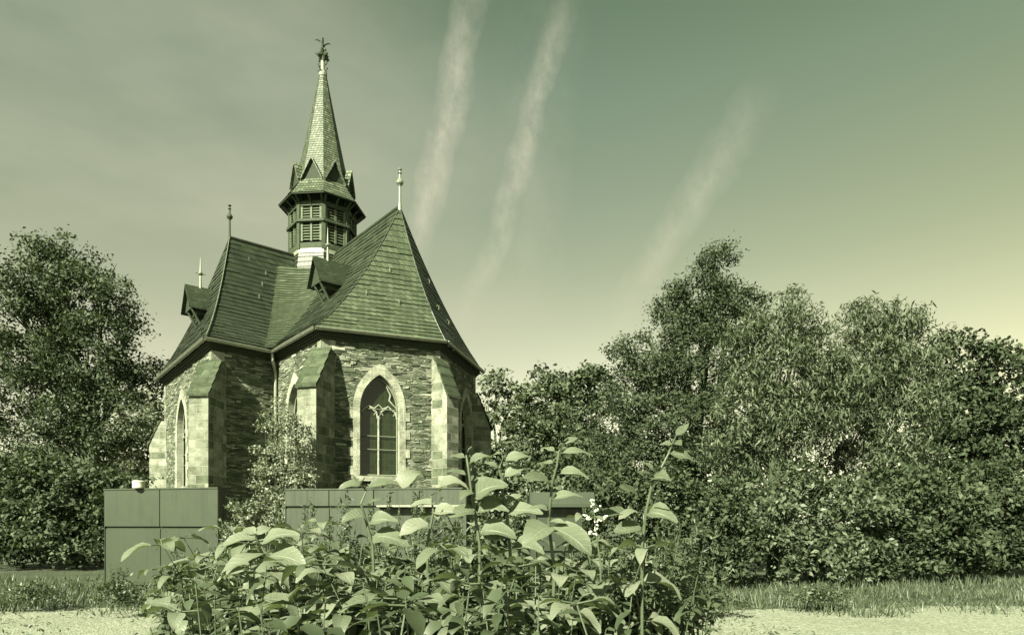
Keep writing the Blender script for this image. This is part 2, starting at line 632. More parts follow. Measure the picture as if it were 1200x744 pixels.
# ---- windows
def window(w, uc, hw, z0, zs, kind='two_light'):
    hole = arch(uc, hw, z0, zs)
    root = MB()
    n = len(hole)
    # splayed reveal, part of the window stonework
    D = .3
    for k in range(n):
        a, b = hole[k], hole[(k + 1) % n]
        root.poly([w.P(a[0], a[1], .03), w.P(b[0], b[1], .03), w.P(b[0], b[1], -D), w.P(a[0], a[1], -D)])
    out = arch(uc, hw + .23, z0 - .02, zs)
    for k in range(1, n):
        a, b = hole[k], hole[(k + 1) % n]
        c, d = out[(k + 1) % n], out[k]
        root.poly([w.P(a[0], a[1], .03), w.P(d[0], d[1], .03), w.P(c[0], c[1], .03), w.P(b[0], b[1], .03)][::-1])
        root.poly([w.P(d[0], d[1], .03), w.P(c[0], c[1], .03), w.P(c[0], c[1], -.05), w.P(d[0], d[1], -.05)])
    # toothed quoins down the jambs
    z, k = z0, 0
    while z < zs - .1:
        hh = .33
        if k % 2 == 0:
            for sgn in (-1, 1):
                u0 = uc + sgn * (hw + .232)
                root.box(w.P(min(u0, u0 + sgn * .15), z + .01, -.05), V((w.t.x, w.t.y, 0)) * .15, V((w.n.x, w.n.y, 0)) * .078, V((0, 0, hh - .02)))
        z += hh
        k += 1
    wd = root.build('window', M['surround'], chapel)
    sill = MB()
    sill.box(w.P(uc - hw - .3, z0 - .2, -.1), V((w.t.x, w.t.y, 0)) * (2 * hw + .6), V((w.n.x, w.n.y, 0)) * .22, V((0, 0, .18)))
    sill.build('sill', M['surround'], wd)
    g = MB()
    g.poly([w.P(u, z, -D + .02) for u, z in hole], uv=[(u, z) for u, z in hole])
    g.build('pane', M['glass'], wd)
    fr = MB()
    ins = arch(uc, hw - .035, z0 + .035, zs)
    dd = -D + .07

    def bar(p, q, r=.02, d=dd):
        fr.tube([w.P(p[0], p[1], d), w.P(q[0], q[1], d)], r, 6)
    for k in range(n):
        bar(ins[k], ins[(k + 1) % n], .028)
    # saddle bars
    for zz in (z0 + .95, zs - .95, zs + .02):
        if zz < zs + .1:
            bar((uc - hw + .02, zz), (uc + hw - .02, zz), .016, dd + .02)
    fr.build('glazing_bar', M['metal'], wd)
    tr = MB()
    zt = zs - .22
    tr.tube([w.P(uc, z0 + .02, dd), w.P(uc, zt, dd)], .038, 8)
    q = hw * .5 - .02
    for c in (-1, 1):
        ua, ub = uc + c * .02, uc + c * (hw - .02)
        mid = (ua + ub) / 2
        # cusped ogee head of each light, rising to a point
        left = [(ua, zt - .1), (ua + (mid - ua) * .18, zt + .14), (ua + (mid - ua) * .55, zt + .22), (mid, zt + .36)]
        right = [(ub, zt - .1), (ub + (mid - ub) * .18, zt + .14), (ub + (mid - ub) * .55, zt + .22), (mid, zt + .36)]
        for path in (left, right):
            tr.tube([w.P(u, zz, dd) for u, zz in path], [.04, .036, .03, .026], 7)
        for path in (left, right):
            u1, z1 = path[1]
            tr.tube([w.P(u1, z1, dd), w.P(u1 + (mid - u1) * .35, z1 - .12, dd)], [.028, .012], 6)
    # ogee that joins the two lights below the head
    tr.tube([w.P(uc - q, zt + .34, dd), w.P(uc - q * .45, zt + .26, dd), w.P(uc, zt + .4, dd), w.P(uc + q * .45, zt + .26, dd), w.P(uc + q, zt + .34, dd)], .026, 6)
    # head: cusp against the arch on each side
    for c in (-1, 1):
        pts = [(uc + c * hw * .98, zs + .05), (uc + c * hw * .72, zs + .22), (uc + c * hw * .56, zs + .36), (uc + c * hw * .62, zs + .55), (uc + c * hw * .4, zs + .86)]
        if c > 0:
            tr.tube([w.P(u, zz, dd - .01) for u, zz in pts], [.03, .028, .034, .03, .02], 7)
    tr.build('tracery', M['surround'], wd)
    return wd


for i, o in OPEN.items():
    window(walls[i], *o)

# ---- dressed corner blocks
def quoins(i, z0, z1, seed=0):
    p = WALL[i]
    wp, wn = walls[i - 1], walls[i]
    mb = MB()
    z, k = z0, 0
    while z < z1 - .15:
        h = .30 + .06 * ((k * 7 + seed) % 3 - 1)
        l1, l2 = (.5, .3) if (k + seed) % 2 else (.34, .46)
        for w, ln, d in ((wp, -l1, 1), (wn, l2, 1)):
            t3 = V((w.t.x, w.t.y, 0))
            n3 = V((w.n.x, w.n.y, 0))
            o = V((p.x, p.y, z + .008))
            if ln < 0:
                o = o + t3 * ln
            mb.box(o - n3 * .1, t3 * abs(ln), n3 * .125, V((0, 0, h - .016)))
        z += h
        k += 1
    return mb.build('quoin', M['ashlar'], chapel)


for i, sd, zl in ((0, 0, 7.1), (1, 1, 7.0), (2, 0, 6.9), (10, 1, 1.1), (11, 0, 7.1)):
    quoins(i, zl, ZW - .12, sd)

# ---- diagonal buttresses
def buttress(i, ln=.95, wd=.78, ztop=7.62, zcap=6.12, ang=None):
    p = WALL[i]
    n1, n2 = walls[i - 1].n, walls[i].n
    d = (n1 + n2).normalized()
    if ang is not None:
        d = V((math.cos(R(ang)), math.sin(R(ang))))
    s = V((-d.y, d.x))
    d3, s3 = V((d.x, d.y, 0)), V((s.x, s.y, 0))
    o = V((p.x, p.y, 0))
    back = -.5

    def prof(a, z, k, w=wd):
        return o + d3 * a + s3 * (k * w / 2) + V((0, 0, z))
    mb = MB()
    for z0, z1, l in ((-.1, 1.6, ln + .18), (1.6, zcap, ln)):
        b = [prof(back, z0, -1), prof(l, z0, -1), prof(l, z0, 1), prof(back, z0, 1)]
        t = [q + V((0, 0, z1 - z0)) for q in b]
        mb.prism(b, t)
    # triangular upper body under the sloping cap
    pf = [(back, zcap - .001), (ln, zcap - .001), (0.02, ztop - .06), (back, ztop - .06)]
    mb.prism([prof(a, z, -1) for a, z in pf], [prof(a, z, 1) for a, z in pf])
    body = mb.build('buttress', M['ashlar'], chapel)
    cap = MB()
    steps = 4
    w2 = wd + .08
    for k in range(steps):
        a0, a1 = (ln + .08) * k / steps, (ln + .08) * (k + 1) / steps
        zz0 = ztop + .02 - (ztop - zcap) * k / steps
        zz1 = ztop + .02 - (ztop - zcap) * (k + 1) / steps
        lift = .085
        top = [prof(a0, zz0 + .0, -1, w2), prof(a1, zz1 + lift, -1, w2), prof(a1, zz1 + lift, 1, w2), prof(a0, zz0 + .0, 1, w2)]
        bot = [q - V((0, 0, .10)) for q in top]
        cap.prism(bot, top)
    cap.build('slope_cap', M['capstone'], body)
    return body


buttress(11, .95, .70)
buttress(0, .95, .70, 7.7, 6.15)
buttress(1, .68, .58, 7.75, 6.2)
buttress(2, .62, .7, 7.3, 5.7)
buttress(10, .55, .6, 6.4, 5.2)

# plinth
pl = MB()
PL = offset_poly(EAVES, .16)
for i in range(len(PL)):
    a, b = PL[i], PL[(i + 1) % len(PL)]
    c, d = WALL[(i + 1) % len(PL)], WALL[i]
    pl.poly([p3(a, -.1), p3(b, -.1), p3(b, .9), p3(a, .9)])
    pl.poly([p3(a, .9), p3(b, .9), p3(c, 1.02), p3(d, 1.02)])
pl.build('plinth', M['ashlar'], chapel)

# cornice below the eaves, in two steps
co = MB()
S1, S2, S3 = offset_poly(EAVES, .21), offset_poly(EAVES, .14), offset_poly(EAVES, .06)
nE = len(EAVES)
for i in range(nE):
    j = (i + 1) % nE
    for lo, z0, z1 in ((S1, 8.04, 8.12), (S2, 8.12, 8.19), (S3, 8.19, 8.26)):
        co.poly([p3(lo[i], z0), p3(lo[j], z0), p3(lo[j], z1), p3(lo[i], z1)])
    for up, lo, z in ((WALL, S1, 8.04), (S1, S2, 8.12), (S2, S3, 8.19)):
        co.poly([p3(up[i], z), p3(up[j], z), p3(lo[j], z), p3(lo[i], z)])
co.build('cornice', M['soffit'], chapel)

# gutters: an open half-round channel along each visible eave
def gutter(a, b):
    t = (b - a).normalized()
    n = V((t.y, -t.x))
    mb = MB()
    r, m = .085, 8
    for side in (1, .86):
        prev = None
        for k in range(m + 1):
            an = math.pi * k / m
            q = [a, b]
            cur = [V((e.x + n.x * (r * side * -math.cos(an)), e.y + n.y * (r * side * -math.cos(an)), ZE - .02 - r * side * math.sin(an))) for e in q]
            if prev:
                mb.poly([prev[0], prev[1], cur[1], cur[0]], smooth=True)
            prev = cur
    # bead on the front lip
    mb.tube([p3(a + n * r, ZE - .02), p3(b + n * r, ZE - .02)], .018, 8)
    return mb.build('gutter', M['gutter'], chapel)


GE = offset_poly(EAVES, -.05)
for i in (0, 1, 12, 11, 10):
    gutter(GE[i], GE[(i + 1) % nE])

# downspout in the inner corner
wq = WALL[12]
dn = MB()
n3 = V((E2.x + E1.x, E2.y + E1.y, 0)).normalized()
top = p3(P0, ZE - .1) + n3 * .05
q = p3(wq, 0) + n3 * .14
dn.tube([top, top - V((0, 0, .25)), V((q.x, q.y, 7.55)), V((q.x, q.y, 7.3)), V((q.x, q.y, .3))], .062, 10)
dsp = dn.build('downspout', M['gutter'], chapel)
for z in (6.4, 4.2, 2.2):
    cl = MB()
    cl.tube([V((q.x, q.y, z)), V((q.x, q.y, z + .07))], .082, 10)
    cl.build('pipe_clamp', M['gutter'], dsp)

# ---- slate roofs
def facet(mb, T0, T1, B0, B1, n, zf, lift=.024, out=None, jitter=.0):
    """courses of slates: top edge T0-T1 to eave B0-B1 (2-D), zf(h) height"""
    def P(h, s):
        q = T0.lerp(T1, s).lerp(B0.lerp(B1, s), h)
        return V((q.x, q.y, zf(h)))
    nrm = (P(.5, 1) - P(.5, 0)).cross(P(.6, .5) - P(.4, .5))
    nrm = nrm.normalized()
    if nrm.z < 0:
        nrm = -nrm
    tdir = (B1 - B0).normalized()
    org = B0
    for k in range(n):
        h0, h1 = k / n, (k + 1) / n
        a0, a1 = P(h0, 0), P(h0, 1)
        b0, b1 = P(h1, 0) + nrm * lift, P(h1, 1) + nrm * lift
        c0, c1 = P(h1, 0), P(h1, 1)

        def uvp(p, v):
            return ((V((p.x, p.y)) - org).dot(tdir), v)
        v = n - k
        seg = max(1, int((c1 - c0).length / .55))
        cuts = [0] + [(q + random.uniform(-.3, .3)) / seg for q in range(1, seg)] + [1]
        for s0, s1 in zip(cuts, cuts[1:]):
            dl = nrm * (lift + random.uniform(-.012, .016))
            hj = h1 + random.uniform(-.05, .05) / n if k < n - 1 else h1
            a0, a1 = P(h0, s0), P(h0, s1)
            c0_, c1_ = P(hj, s0), P(hj, s1)
            b0, b1 = c0_ + dl, c1_ + dl
            pts = [a0, b0, b1, a1]
            uv = [uvp(a0, v - .001), uvp(b0, v - .999), uvp(b1, v - .999), uvp(a1, v - .001)]
            ris = [b0, c0_, c1_, b1]
            uvr = [uvp(b0, v - .97), uvp(c0_, v - .99), uvp(c1_, v - .99), uvp(b1, v - .97)]
            if (a1 - a0).length < 1e-4:
                pts, uv = pts[:3], uv[:3]
            chk = (pts[1] - pts[0]).cross(pts[2] - pts[0])
            if chk.dot(nrm) < 0:
                pts, uv, ris, uvr = pts[::-1], uv[::-1], ris[::-1], uvr[::-1]
            mb.poly(pts, uv)
            mb.poly(ris, uvr)
    return P


def hipline(T, B, n=14, dz=.03):
    return [p3(T.lerp(B, k / n), zroof(k / n) + dz) for k in range(n + 1)]


RA = L2W(7.2, 0.0)                 # ridge end over the choir
LA = L2W(.12, 4.25)                # ridge end over the transept
NR = 27
mr = MB()
ma = MB()
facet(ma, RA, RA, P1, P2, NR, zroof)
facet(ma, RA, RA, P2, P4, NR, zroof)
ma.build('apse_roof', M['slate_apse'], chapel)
bI = L2W(0, HB + .02)
facet(mr, C0, RA, bI, P1, NR, zroof)
facet(mr, RA, C0, P4, L2W(0, -HB), NR, zroof)
roof_choir = mr.build('roof', M['slate'], chapel)
ml = MB()
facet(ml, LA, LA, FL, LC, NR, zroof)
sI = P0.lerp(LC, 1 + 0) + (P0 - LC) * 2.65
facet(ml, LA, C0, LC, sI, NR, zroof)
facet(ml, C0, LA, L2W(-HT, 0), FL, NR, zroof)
roof_trans = ml.build('roof', M['slate_dark'], chapel)
mn = MB()
NA, XA = L2W(-6, 0), L2W(0, -3.2)
facet(mn, NA, C0, N2, L2W(0, HB), NR, zroof)
facet(mn, C0, NA, L2W(0, -HB), N1, NR, zroof)
facet(mn, NA, NA, N1, N2, NR, zroof)
facet(mn, C0, XA, L2W(HT, 0), X1, NR, zroof)
facet(mn, XA, XA, X1, X2, NR, zroof)
facet(mn, XA, C0, X2, L2W(-HT, 0), NR, zroof)
mn.build('roof', M['slate'], chapel)

# swept valley between choir and transept
vb = MB()
wv0 = []
NV = 40
for k in range(NV + 1):
    h = .12 + .86 * k / NV
    # valley point: intersection of both slopes at plan fraction h
    vtop, vbot = C0, P0
    vp = vtop.lerp(vbot, h)
    wid = 1.75 * (1 - h) + .34
    a = vp + E1 * wid * 1.0
    b = vp + E2 * wid * 1.0
    z = zroof(h)
    row = []
    for s in range(9):
        f = s / 8
        # rounded: blend from slope a to slope b
        q = a.lerp(b, f)
        push = -(.16 * wid) * (1 - (2 * f - 1) ** 2)
        inn = (E1 + E2).normalized()
        q = q + inn * push
        row.append(V((q.x, q.y, z + .05)))
    wv0.append(row)
for k in range(NV):
    for s in range(8):
        r0, r1 = wv0[k], wv0[k + 1]
        off = V((E1.x + E2.x, E1.y + E2.y, .8)).normalized() * .035
        u0, u1 = s * .2, (s + 1) * .2
        vb.poly([r0[s], r0[s + 1], r1[s + 1] + off, r1[s] + off], [(u0, NV - k - .001), (u1, NV - k - .001), (u1, NV - k - .999), (u0, NV - k - .999)], True)
        vb.poly([r1[s] + off, r1[s + 1] + off, r1[s + 1], r1[s]], [(u0, NV - k - .97)] * 4)
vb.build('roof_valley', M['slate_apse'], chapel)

# hip and ridge cappings
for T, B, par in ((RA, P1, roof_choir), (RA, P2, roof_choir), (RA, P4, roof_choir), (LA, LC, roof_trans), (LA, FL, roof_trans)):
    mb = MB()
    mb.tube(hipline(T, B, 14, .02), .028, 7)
    mb.build('hip_tile', M['slate_dark'], par)
for T, B, par in ((RA, C0, roof_choir), (LA, C0, roof_trans)):
    mb = MB()
    mb.tube([p3(T, ZR + .02), p3(B, ZR + .02)], .08, 8)
    mb.build('ridge_tile', M['slate'], par)

# ridge finials
def finial(p, z, h, par, mat=M['lead'], s=1.0):
    mb = MB()
    prof = [(.10, -.1), (.075, .05), (.055, .12), (.05, .52), (.075, .55), (.15, .6), (.16, .64), (.10, .70), (.05, .74), (.045, .84), (.09, .86), (.05, .88), (.035, .93), (.04, .935), (.085, .95), (.09, .965), (.05, .985), (.0, 1.0)]
    mb.lathe((p.x, p.y, z), [(r * s, zz * h) for r, zz in prof], 12)
    return mb.build('finial', mat, par)


finial(RA, ZR, 1.52, roof_choir, M['metal'], .9)
finial(LA, ZR, 1.45, roof_trans, M['timber'], .8)

# lightning conductor running down the hips
def conductor(T, B, par, end=None):
    mb = MB()
    pts = [q + V((0, 0, .09)) for q in hipline(T, B)]
    if end:
        pts = pts[:-3] + end
    mb.tube(pts, .011, 5)
    mb.build('lightning_conductor', M['lead'], par)


conductor(LA, LC, roof_trans)

# snow hooks on the slates
def hook(par, T, B0, B1, h, s):
    q = T.lerp(B0.lerp(B1, s), h)
    z = zroof(h)
    d = (B0.lerp(B1, s) - T).normalized()
    o = V((q.x, q.y, z + .03))
    d3 = V((d.x, d.y, 0))
    mb = MB()
    mb.tube([o, o + d3 * .06 + V((0, 0, .05)), o + d3 * .11 + V((0, 0, .02)), o + d3 * .11 + V((0, 0, -.12))], .014, 6)
    mb.build('roof_hook', M['metal'], par)


for h, s in ((.42, .45), (.62, .22), (.66, .62)):
    hook(roof_choir, RA, P1, P2, h, s)
for h, s in ((.4, .5), (.6, .35), (.66, .6)):
    hook(roof_choir, RA, P2, P4, h, s)
for a, h in ((3.6, .12), (3.0, .2), (3.3, .3), (2.2, .42), (3.6, .42), (2.6, .62), (1.6, .25)):
    q = L2W(0, a)
    B = q + (LC - LA).normalized() * 0 + E1 * HT
    hook(roof_trans, q, B, B, h, .5)

# ---- dormers: small gabled hoods on struts
def dormer(o2, d, h, par_mat=None, wd=1.0, ln=1.5, tall=1.25, spike=True):
    """o2: plan point where the hood ridge leaves the slope front; d outward direction"""
    d3 = V((d.x, d.y, 0))
    s3 = V((-d.y, d.x, 0))
    base = V((o2.x, o2.y, h))

    def P(a, b, z):
        return base + d3 * a + s3 * b + V((0, 0, z))
    cheek = MB()
    b = [P(-1.2, -wd * .30, -1.25), P(-.30, -wd * .30, -1.25), P(-.30, wd * .30, -1.25), P(-1.2, wd * .30, -1.25)]
    t = [P(-1.2, -wd * .30, -.45), P(-.30, -wd * .30, -.45), P(-.30, wd * .30, -.45), P(-1.2, wd * .30, -.45)]
    cheek.prism(b, t)
    dm = cheek.build('dormer', M['timber'], chapel)
    rf = MB()
    n = 9
    for sgn in (-1, 1):
        for k in range(n):
            f0, f1 = k / n, (k + 1) / n
            fl = .12      # slight bell-cast
            def pt(a, f, e=0):
                return P(a, sgn * (wd * .58 * f), -tall * f + fl * f * f * .8 + e)
            back0, back1 = -ln * (1 - .0 * f0), -ln
            A = [pt(back0, f0), pt(0.05, f0), pt(0.05, f1, .03), pt(back1, f1, .03)]
            if sgn > 0:
                A = A[::-1]
                uv = [(0, n - k - .999), (ln, n - k - .999), (ln, n - k - .001), (0, n - k - .001)]
            else:
                uv = [(0, n - k - .001), (ln, n - k - .001), (ln, n - k - .999), (0, n - k - .999)]
            rf.poly(A, uv)
            rf.poly([pt(back1, f1, .03), pt(.05, f1, .03), pt(.05, f1, -.06), pt(back1, f1, -.06)])
            rf.poly([pt(.05, f0), pt(.05, f1, .03), pt(.05, f1, -.06), pt(.05, f0, -.09)])
            rf.poly([pt(.05, f0, -.09), pt(.05, f1, -.06), pt(back1, f1, -.06), pt(back0, f0, -.09)])
    rf.build('dormer_roof', M['slate'], dm)
    gb = MB()
    gb.poly([P(-.1, -wd * .54, -tall + .1), P(-.1, wd * .54, -tall + .1), P(-.1, 0, -.08)])
    gb.poly([P(-.16, -wd * .54, -tall + .1), P(-.1, -wd * .54, -tall + .1), P(-.1, wd * .54, -tall + .1), P(-.16, wd * .54, -tall + .1)][::-1])
    gb.build('gable_board', M['soffit'], dm)
    for sgn in (-1, 1):
        st = MB()
        st.tube([P(-.14, sgn * wd * .26, -tall + .1), P(-.75, sgn * wd * .26, -tall - .95)], .05, 6)
        st.build('strut', M['timber'], dm)
    if spike:
        sp = MB()
        o = P(-.55, 0, 0)
        sp.lathe(o, [(.06, -.1), (.05, .1), (.035, .48), (.1, .52), (.11, .56), (.04, .62), (.03, .8), (.006, 1.25)], 10)
        sp.tube([o + s3 * -.2 + V((0, 0, .56)), o + s3 * .2 + V((0, 0, .56))], .02, 6)
        sp.tube([o + d3 * -.2 + V((0, 0, .56)), o + d3 * .2 + V((0, 0, .56))], .02, 6)
        sp.build('dormer_spike', M['metal'], dm)
    cb = MB()
    sg = -1
    cb.tube([P(-.55, 0, .08), P(-.62, sg * wd * .3, -tall * .5 + .1), P(-.7, sg * wd * .6, -tall + .12)], .016, 5)
    cb.build('lightning_conductor', M['lead'], dm)
    return dm


dormer(L2W(5.4, 2.7), E2, 11.9, None, 1.0, 1.7, 1.15)
dormer(L2W(.25, 6.0), E2, 11.5, None, 1.15, 1.6, 1.15)

# ---- crossing turret
A0 = math.atan2(E1.y, E1.x)
VA = A0 - math.pi / 8            # one octagon vertex


def octo(r, z):
    return [V((C0.x + r * math.cos(VA + k * math.pi / 4), C0.y + r * math.sin(VA + k * math.pi / 4), z)) for k in range(8)]


def ring(mb, r0, z0, r1, z1, course=None):
    a, b = octo(r0, z0), octo(r1, z1)
    for k in range(8):
        j = (k + 1) % 8
        if course is None:
            mb.poly([a[k], a[j], b[j], b[k]])
        else:
            la, lb = (a[j] - a[k]).length, (b[j] - b[k]).length
            mb.poly([a[k], a[j], b[j], b[k]], [(-la / 2, course), (la / 2, course), (lb / 2, course + .998), (-lb / 2, course + .998)])


def octa_slates(mb, prof, n, lift=.028):
    """prof(f)->(r,z), f 0 bottom..1 top"""
    for k in range(n):
        r0, z0 = prof(k / n)
        r1, z1 = prof((k + 1) / n)
        ring(mb, r0 + lift, z0, r1, z1, k + .001)
        ring(mb, r0 - .005, z0 + .004, r0 + lift, z0)


bs = MB()
octa_slates(bs, lambda f: (1.72 - .22 * f + .3 * (1 - f) ** 2, 11.6 + 2.35 * f), 10)
bs.build('turret_base', M['slate'], chapel)
fl = MB()
ring(fl, 1.55, 13.88, 1.53, 14.1)
ring(fl, 1.53, 14.1, 1.40, 14.12)
fl.build('lead_flashing', M['lead'], chapel)

bm = MB()
ring(bm, 1.34, 14.05, 1.34, 16.6)
belfry = bm.build('belfry', M['soffit'], chapel)
for q in octo(1.47, 0):
    po = MB()
    po.cbox((q.x, q.y, 15.3), .17, .17, 2.5, math.atan2(q.y - C0.y, q.x - C0.x))
    po.build('corner_post', M['timber'], belfry)
for z0, z1, r in ((14.1, 14.34, 1.55), (15.27, 15.40, 1.64), (16.0, 16.2, 1.56)):
    rl = MB()
    ring(rl, r, z0, r, z1)
    ring(rl, r, z1, 1.3, z1 + .02)
    ring(rl, 1.3, z0 - .02, r, z0)
    rl.build('rail', M['timber'], belfry)
for k in range(8):
    an = A0 + k * math.pi / 4
    n2 = V((math.cos(an), math.sin(an), 0))
    t2 = V((-n2.y, n2.x, 0))
    ap = 1.44 * math.cos(math.pi / 8)
    c = V((C0.x, C0.y, 0)) + n2 * ap
    for z0, z1, nb in ((14.46, 15.22, 6), (15.5, 15.98, 4)):
        for sgn in (-1, 1):
            lv = MB()
            uc = sgn * .235
            hw = .165
            for b in range(nb):
                z = z0 + (z1 - z0) * (b + .15) / nb
                hh = (z1 - z0) / nb
                o = c + t2 * (uc - hw) + V((0, 0, z))
                lv.box(o + n2 * .05, t2 * 2 * hw, n2 * -.1 + V((0, 0, hh * .75)), V((0, 0, .022)))
            lv.build('louvre', M['louvre'], belfry)
    fr = MB()
    for z0, z1 in ((14.42, 15.27), (15.45, 16.0)):
        for u in (-.44, 0, .44):
            fr.box(c + t2 * (u - .045) + n2 * -.03 + V((0, 0, z0)), t2 * .09, n2 * .1, V((0, 0, z1 - z0)))
    fr.build('louvre_frame', M['louvre'], belfry)
    for u in (-.5, 0, .5):
        br = MB()
        br.tube([c + t2 * u + n2 * .02 + V((0, 0, 15.95)), c + t2 * u * 1.1 + n2 * .18 + V((0, 0, 16.2)), c + t2 * u * 1.2 + n2 * .42 + V((0, 0, 16.38))], .05, 6)
        br.build('bracket', M['timber'], belfry)

sk = MB()
ring(sk, 1.30, 16.62, 1.97, 16.36)               # boarded soffit
sk.f = [f[::-1] for f in sk.f]
sk.uv = [u[::-1] for u in sk.uv]
ring(sk, 1.97, 16.36, 1.98, 16.42)
sof = sk.build('turret_eaves', M['soffit'], chapel)
s2 = MB()
octa_slates(s2, lambda f: (1.98 - .76 * f, 16.42 + 1.12 * f ** 1.15), 7)
spire = s2.build('spire', M['slate_spire'], chapel)
s3 = MB()
octa_slates(s3, lambda f: (1.26 - 1.10 * f ** .93, 17.5 + 5.35 * f), 46, .018)
s3.build('spire_slating', M['slate_spire'], spire)
for k in range(8):
    an = A0 + k * math.pi / 4
    n2 = V((math.cos(an), math.sin(an), 0))
    t2 = V((-n2.y, n2.x, 0))
    c = V((C0.x, C0.y, 0))
    gab = MB()
    ro, zb, zt, hw = 1.42, 17.28, 18.28, .50
    n = 5
    for sgn in (-1, 1):
        for q in range(n):
            f0, f1 = q / n, (q + 1) / n
            def pt(r, f, e=0):
                return c + n2 * r + t2 * (sgn * hw * f) + V((0, 0, zt - (zt - zb) * f + e))
            rin = .5
            A = [pt(rin, f0), pt(ro, f0), pt(ro, f1, .03), pt(rin, f1, .03)]
            uv = [(0, n - q - .001), (.9, n - q - .001), (.9, n - q - .999), (0, n - q - .999)]
            gab.poly(A, uv)
            gab.poly([pt(ro, f0), pt(ro, f0, -.1), pt(ro, f1, -.07), pt(ro, f1, .03)], uv)
            gab.poly([pt(rin, f0, -.1), pt(ro, f0, -.1), pt(ro, f1, -.07), pt(rin, f1, -.07)], uv)
    g = gab.build('gablet', M['slate_spire'], spire)
    gf = MB()
    gf.poly([c + n2 * (ro - .14) + t2 * -hw * .9 + V((0, 0, zb)), c + n2 * (ro - .14) + t2 * hw * .9 + V((0, 0, zb)), c + n2 * (ro - .14) + V((0, 0, zt - .08))])
    gf.build('gablet_board', M['soffit'], spire)

# spire top: lead post, iron crockets, star and a sprig
C3 = V((C0.x, C0.y, 0))
tp = MB()
tp.lathe(C3, [(.19, 22.78), (.2, 22.9), (.13, 22.98), (.105, 23.05), (.1, 23.55), (.06, 23.6)], 12)
top = tp.build('spire_finial', M['lead'], chapel)
st = MB()
sc_ = C3 + V((0, 0, 23.78))
icx = []
for i in range(11):
    z = 1 - 2 * (i + .5) / 11
    a = i * 2.39996
    rr = math.sqrt(1 - z * z)
    d = V((rr * math.cos(a), rr * math.sin(a), z))
    st.tube([sc_, sc_ + d * .17, sc_ + d * .36], [.16, .12, .01], 6)
st.build('star_ball', M['iron'], top)
sp = MB()
sp.tube([sc_ + V((0, 0, .2)), sc_ + V((0, 0, .75))], [.05, .02], 6)
for a, hgt in ((.2, .35), (2.0, .3), (3.4, .45), (5.0, .38)):
    d = V((math.cos(a), math.sin(a), 0))
    sp.tube([sc_ + V((0, 0, hgt)), sc_ + d * .12 + V((0, 0, hgt + .2)), sc_ + d * .28 + V((0, 0, hgt + .26)), sc_ + d * .36 + V((0, 0, hgt + .2))], [.035, .04, .03, .008], 6)
sp.build('iron_sprig', M['iron'], top)
for zz, n in ((22.98, 4), (23.3, 2)):
    for k in range(n):
        a = A0 + k * 2 * math.pi / n + .5
        d = V((math.cos(a), math.sin(a), 0))
        o = C3 + V((0, 0, zz))
        ck = MB()
        ck.tube([o + d * .1, o + d * .2 + V((0, 0, .03)), o + d * .27 + V((0, 0, .12)), o + d * .2 + V((0, 0, .17))], [.03, .03, .035, .02], 6)
        ck.build('crocket', M['iron'], top)

# ------------------------------------------------------------------ ground
def sheet(name, pts, z, mat):
    mb = MB()
    mb.poly([V((x, y, z)) for x, y in pts])
    o = mb.build(name, mat)
    o['kind'] = 'structure'
    return o


t = NT('grass_ground')
g = t.n('TexCoord').outputs['Object']
c = t.ramp(t.noise(g, .35, 6, .65).outputs['Fac'], [(.3, .07), (.7, .16)])
c = t.mix(.6, c, t.ramp(t.noise(g, 9, 5, .7).outputs['Fac'], [(.3, (.4, .4, .4, 1)), (.7, (1, 1, 1, 1))]), 'MULTIPLY')
t.color(c)
t.l(t.bump(t.noise(g, 14, 6, .8).outputs['Fac'], 1, .08), t.b.inputs['Normal'])
t.rough(.9, .2)
M['grass'] = t.m
t = NT('pale_gravel')
g = t.n('TexCoord').outputs['Object']
v = t.n('TexVoronoi', feature='F1')
v.inputs['Scale'].default_value = 32
t.l(g, v.inputs['Vector'])
sep = t.n('SeparateColor')
t.l(v.outputs['Color'], sep.inputs[0])
c = t.ramp(sep.outputs[0], [(0, .16), (.5, .25), (1, .36)])
c = t.mix(.5, c, t.ramp(t.noise(g, .5, 6, .65).outputs['Fac'], [(.35, (.72, .72, .68, 1)), (.6, (1, 1, 1, 1))]), 'MULTIPLY')
t.color(c)
t.l(t.bump(v.outputs['Distance'], .8, .02), t.b.inputs['Normal'])
t.rough(.9, .25)
M['gravel'] = t.m
sheet('ground', [(-900, -60), (900, -60), (900, 1600), (-900, 1600)], -.004, M['grass'])
gr = random.Random(4)
sheet('gravel_yard', [(-30, -6), (34, -6)] + [(34 - 64 * k / 60, 12.4 + .5 * math.sin(k * .33) + gr.uniform(-.22, .22) + .03 * abs(k - 30)) for k in range(61)], 0, M['gravel'])
t = NT('bed_soil')
g = t.n('TexCoord').outputs['Object']
t.color(t.ramp(t.noise(g, 6, 6, .7).outputs['Fac'], [(.3, .025), (.7, .06)]))
t.l(t.bump(t.noise(g, 20, 6, .8).outputs['Fac'], 1, .05), t.b.inputs['Normal'])
t.rough(.95, .2)
M['soil'] = t.m
sheet('plant_bed', [(-1.75, .75), (.45, .75), (1.0, 2.0), (2.3, 5.4), (2.0, 8.6), (-4.6, 8.6), (-2.9, 4.2), (-2.1, 2.0)], .004, M['soil'])

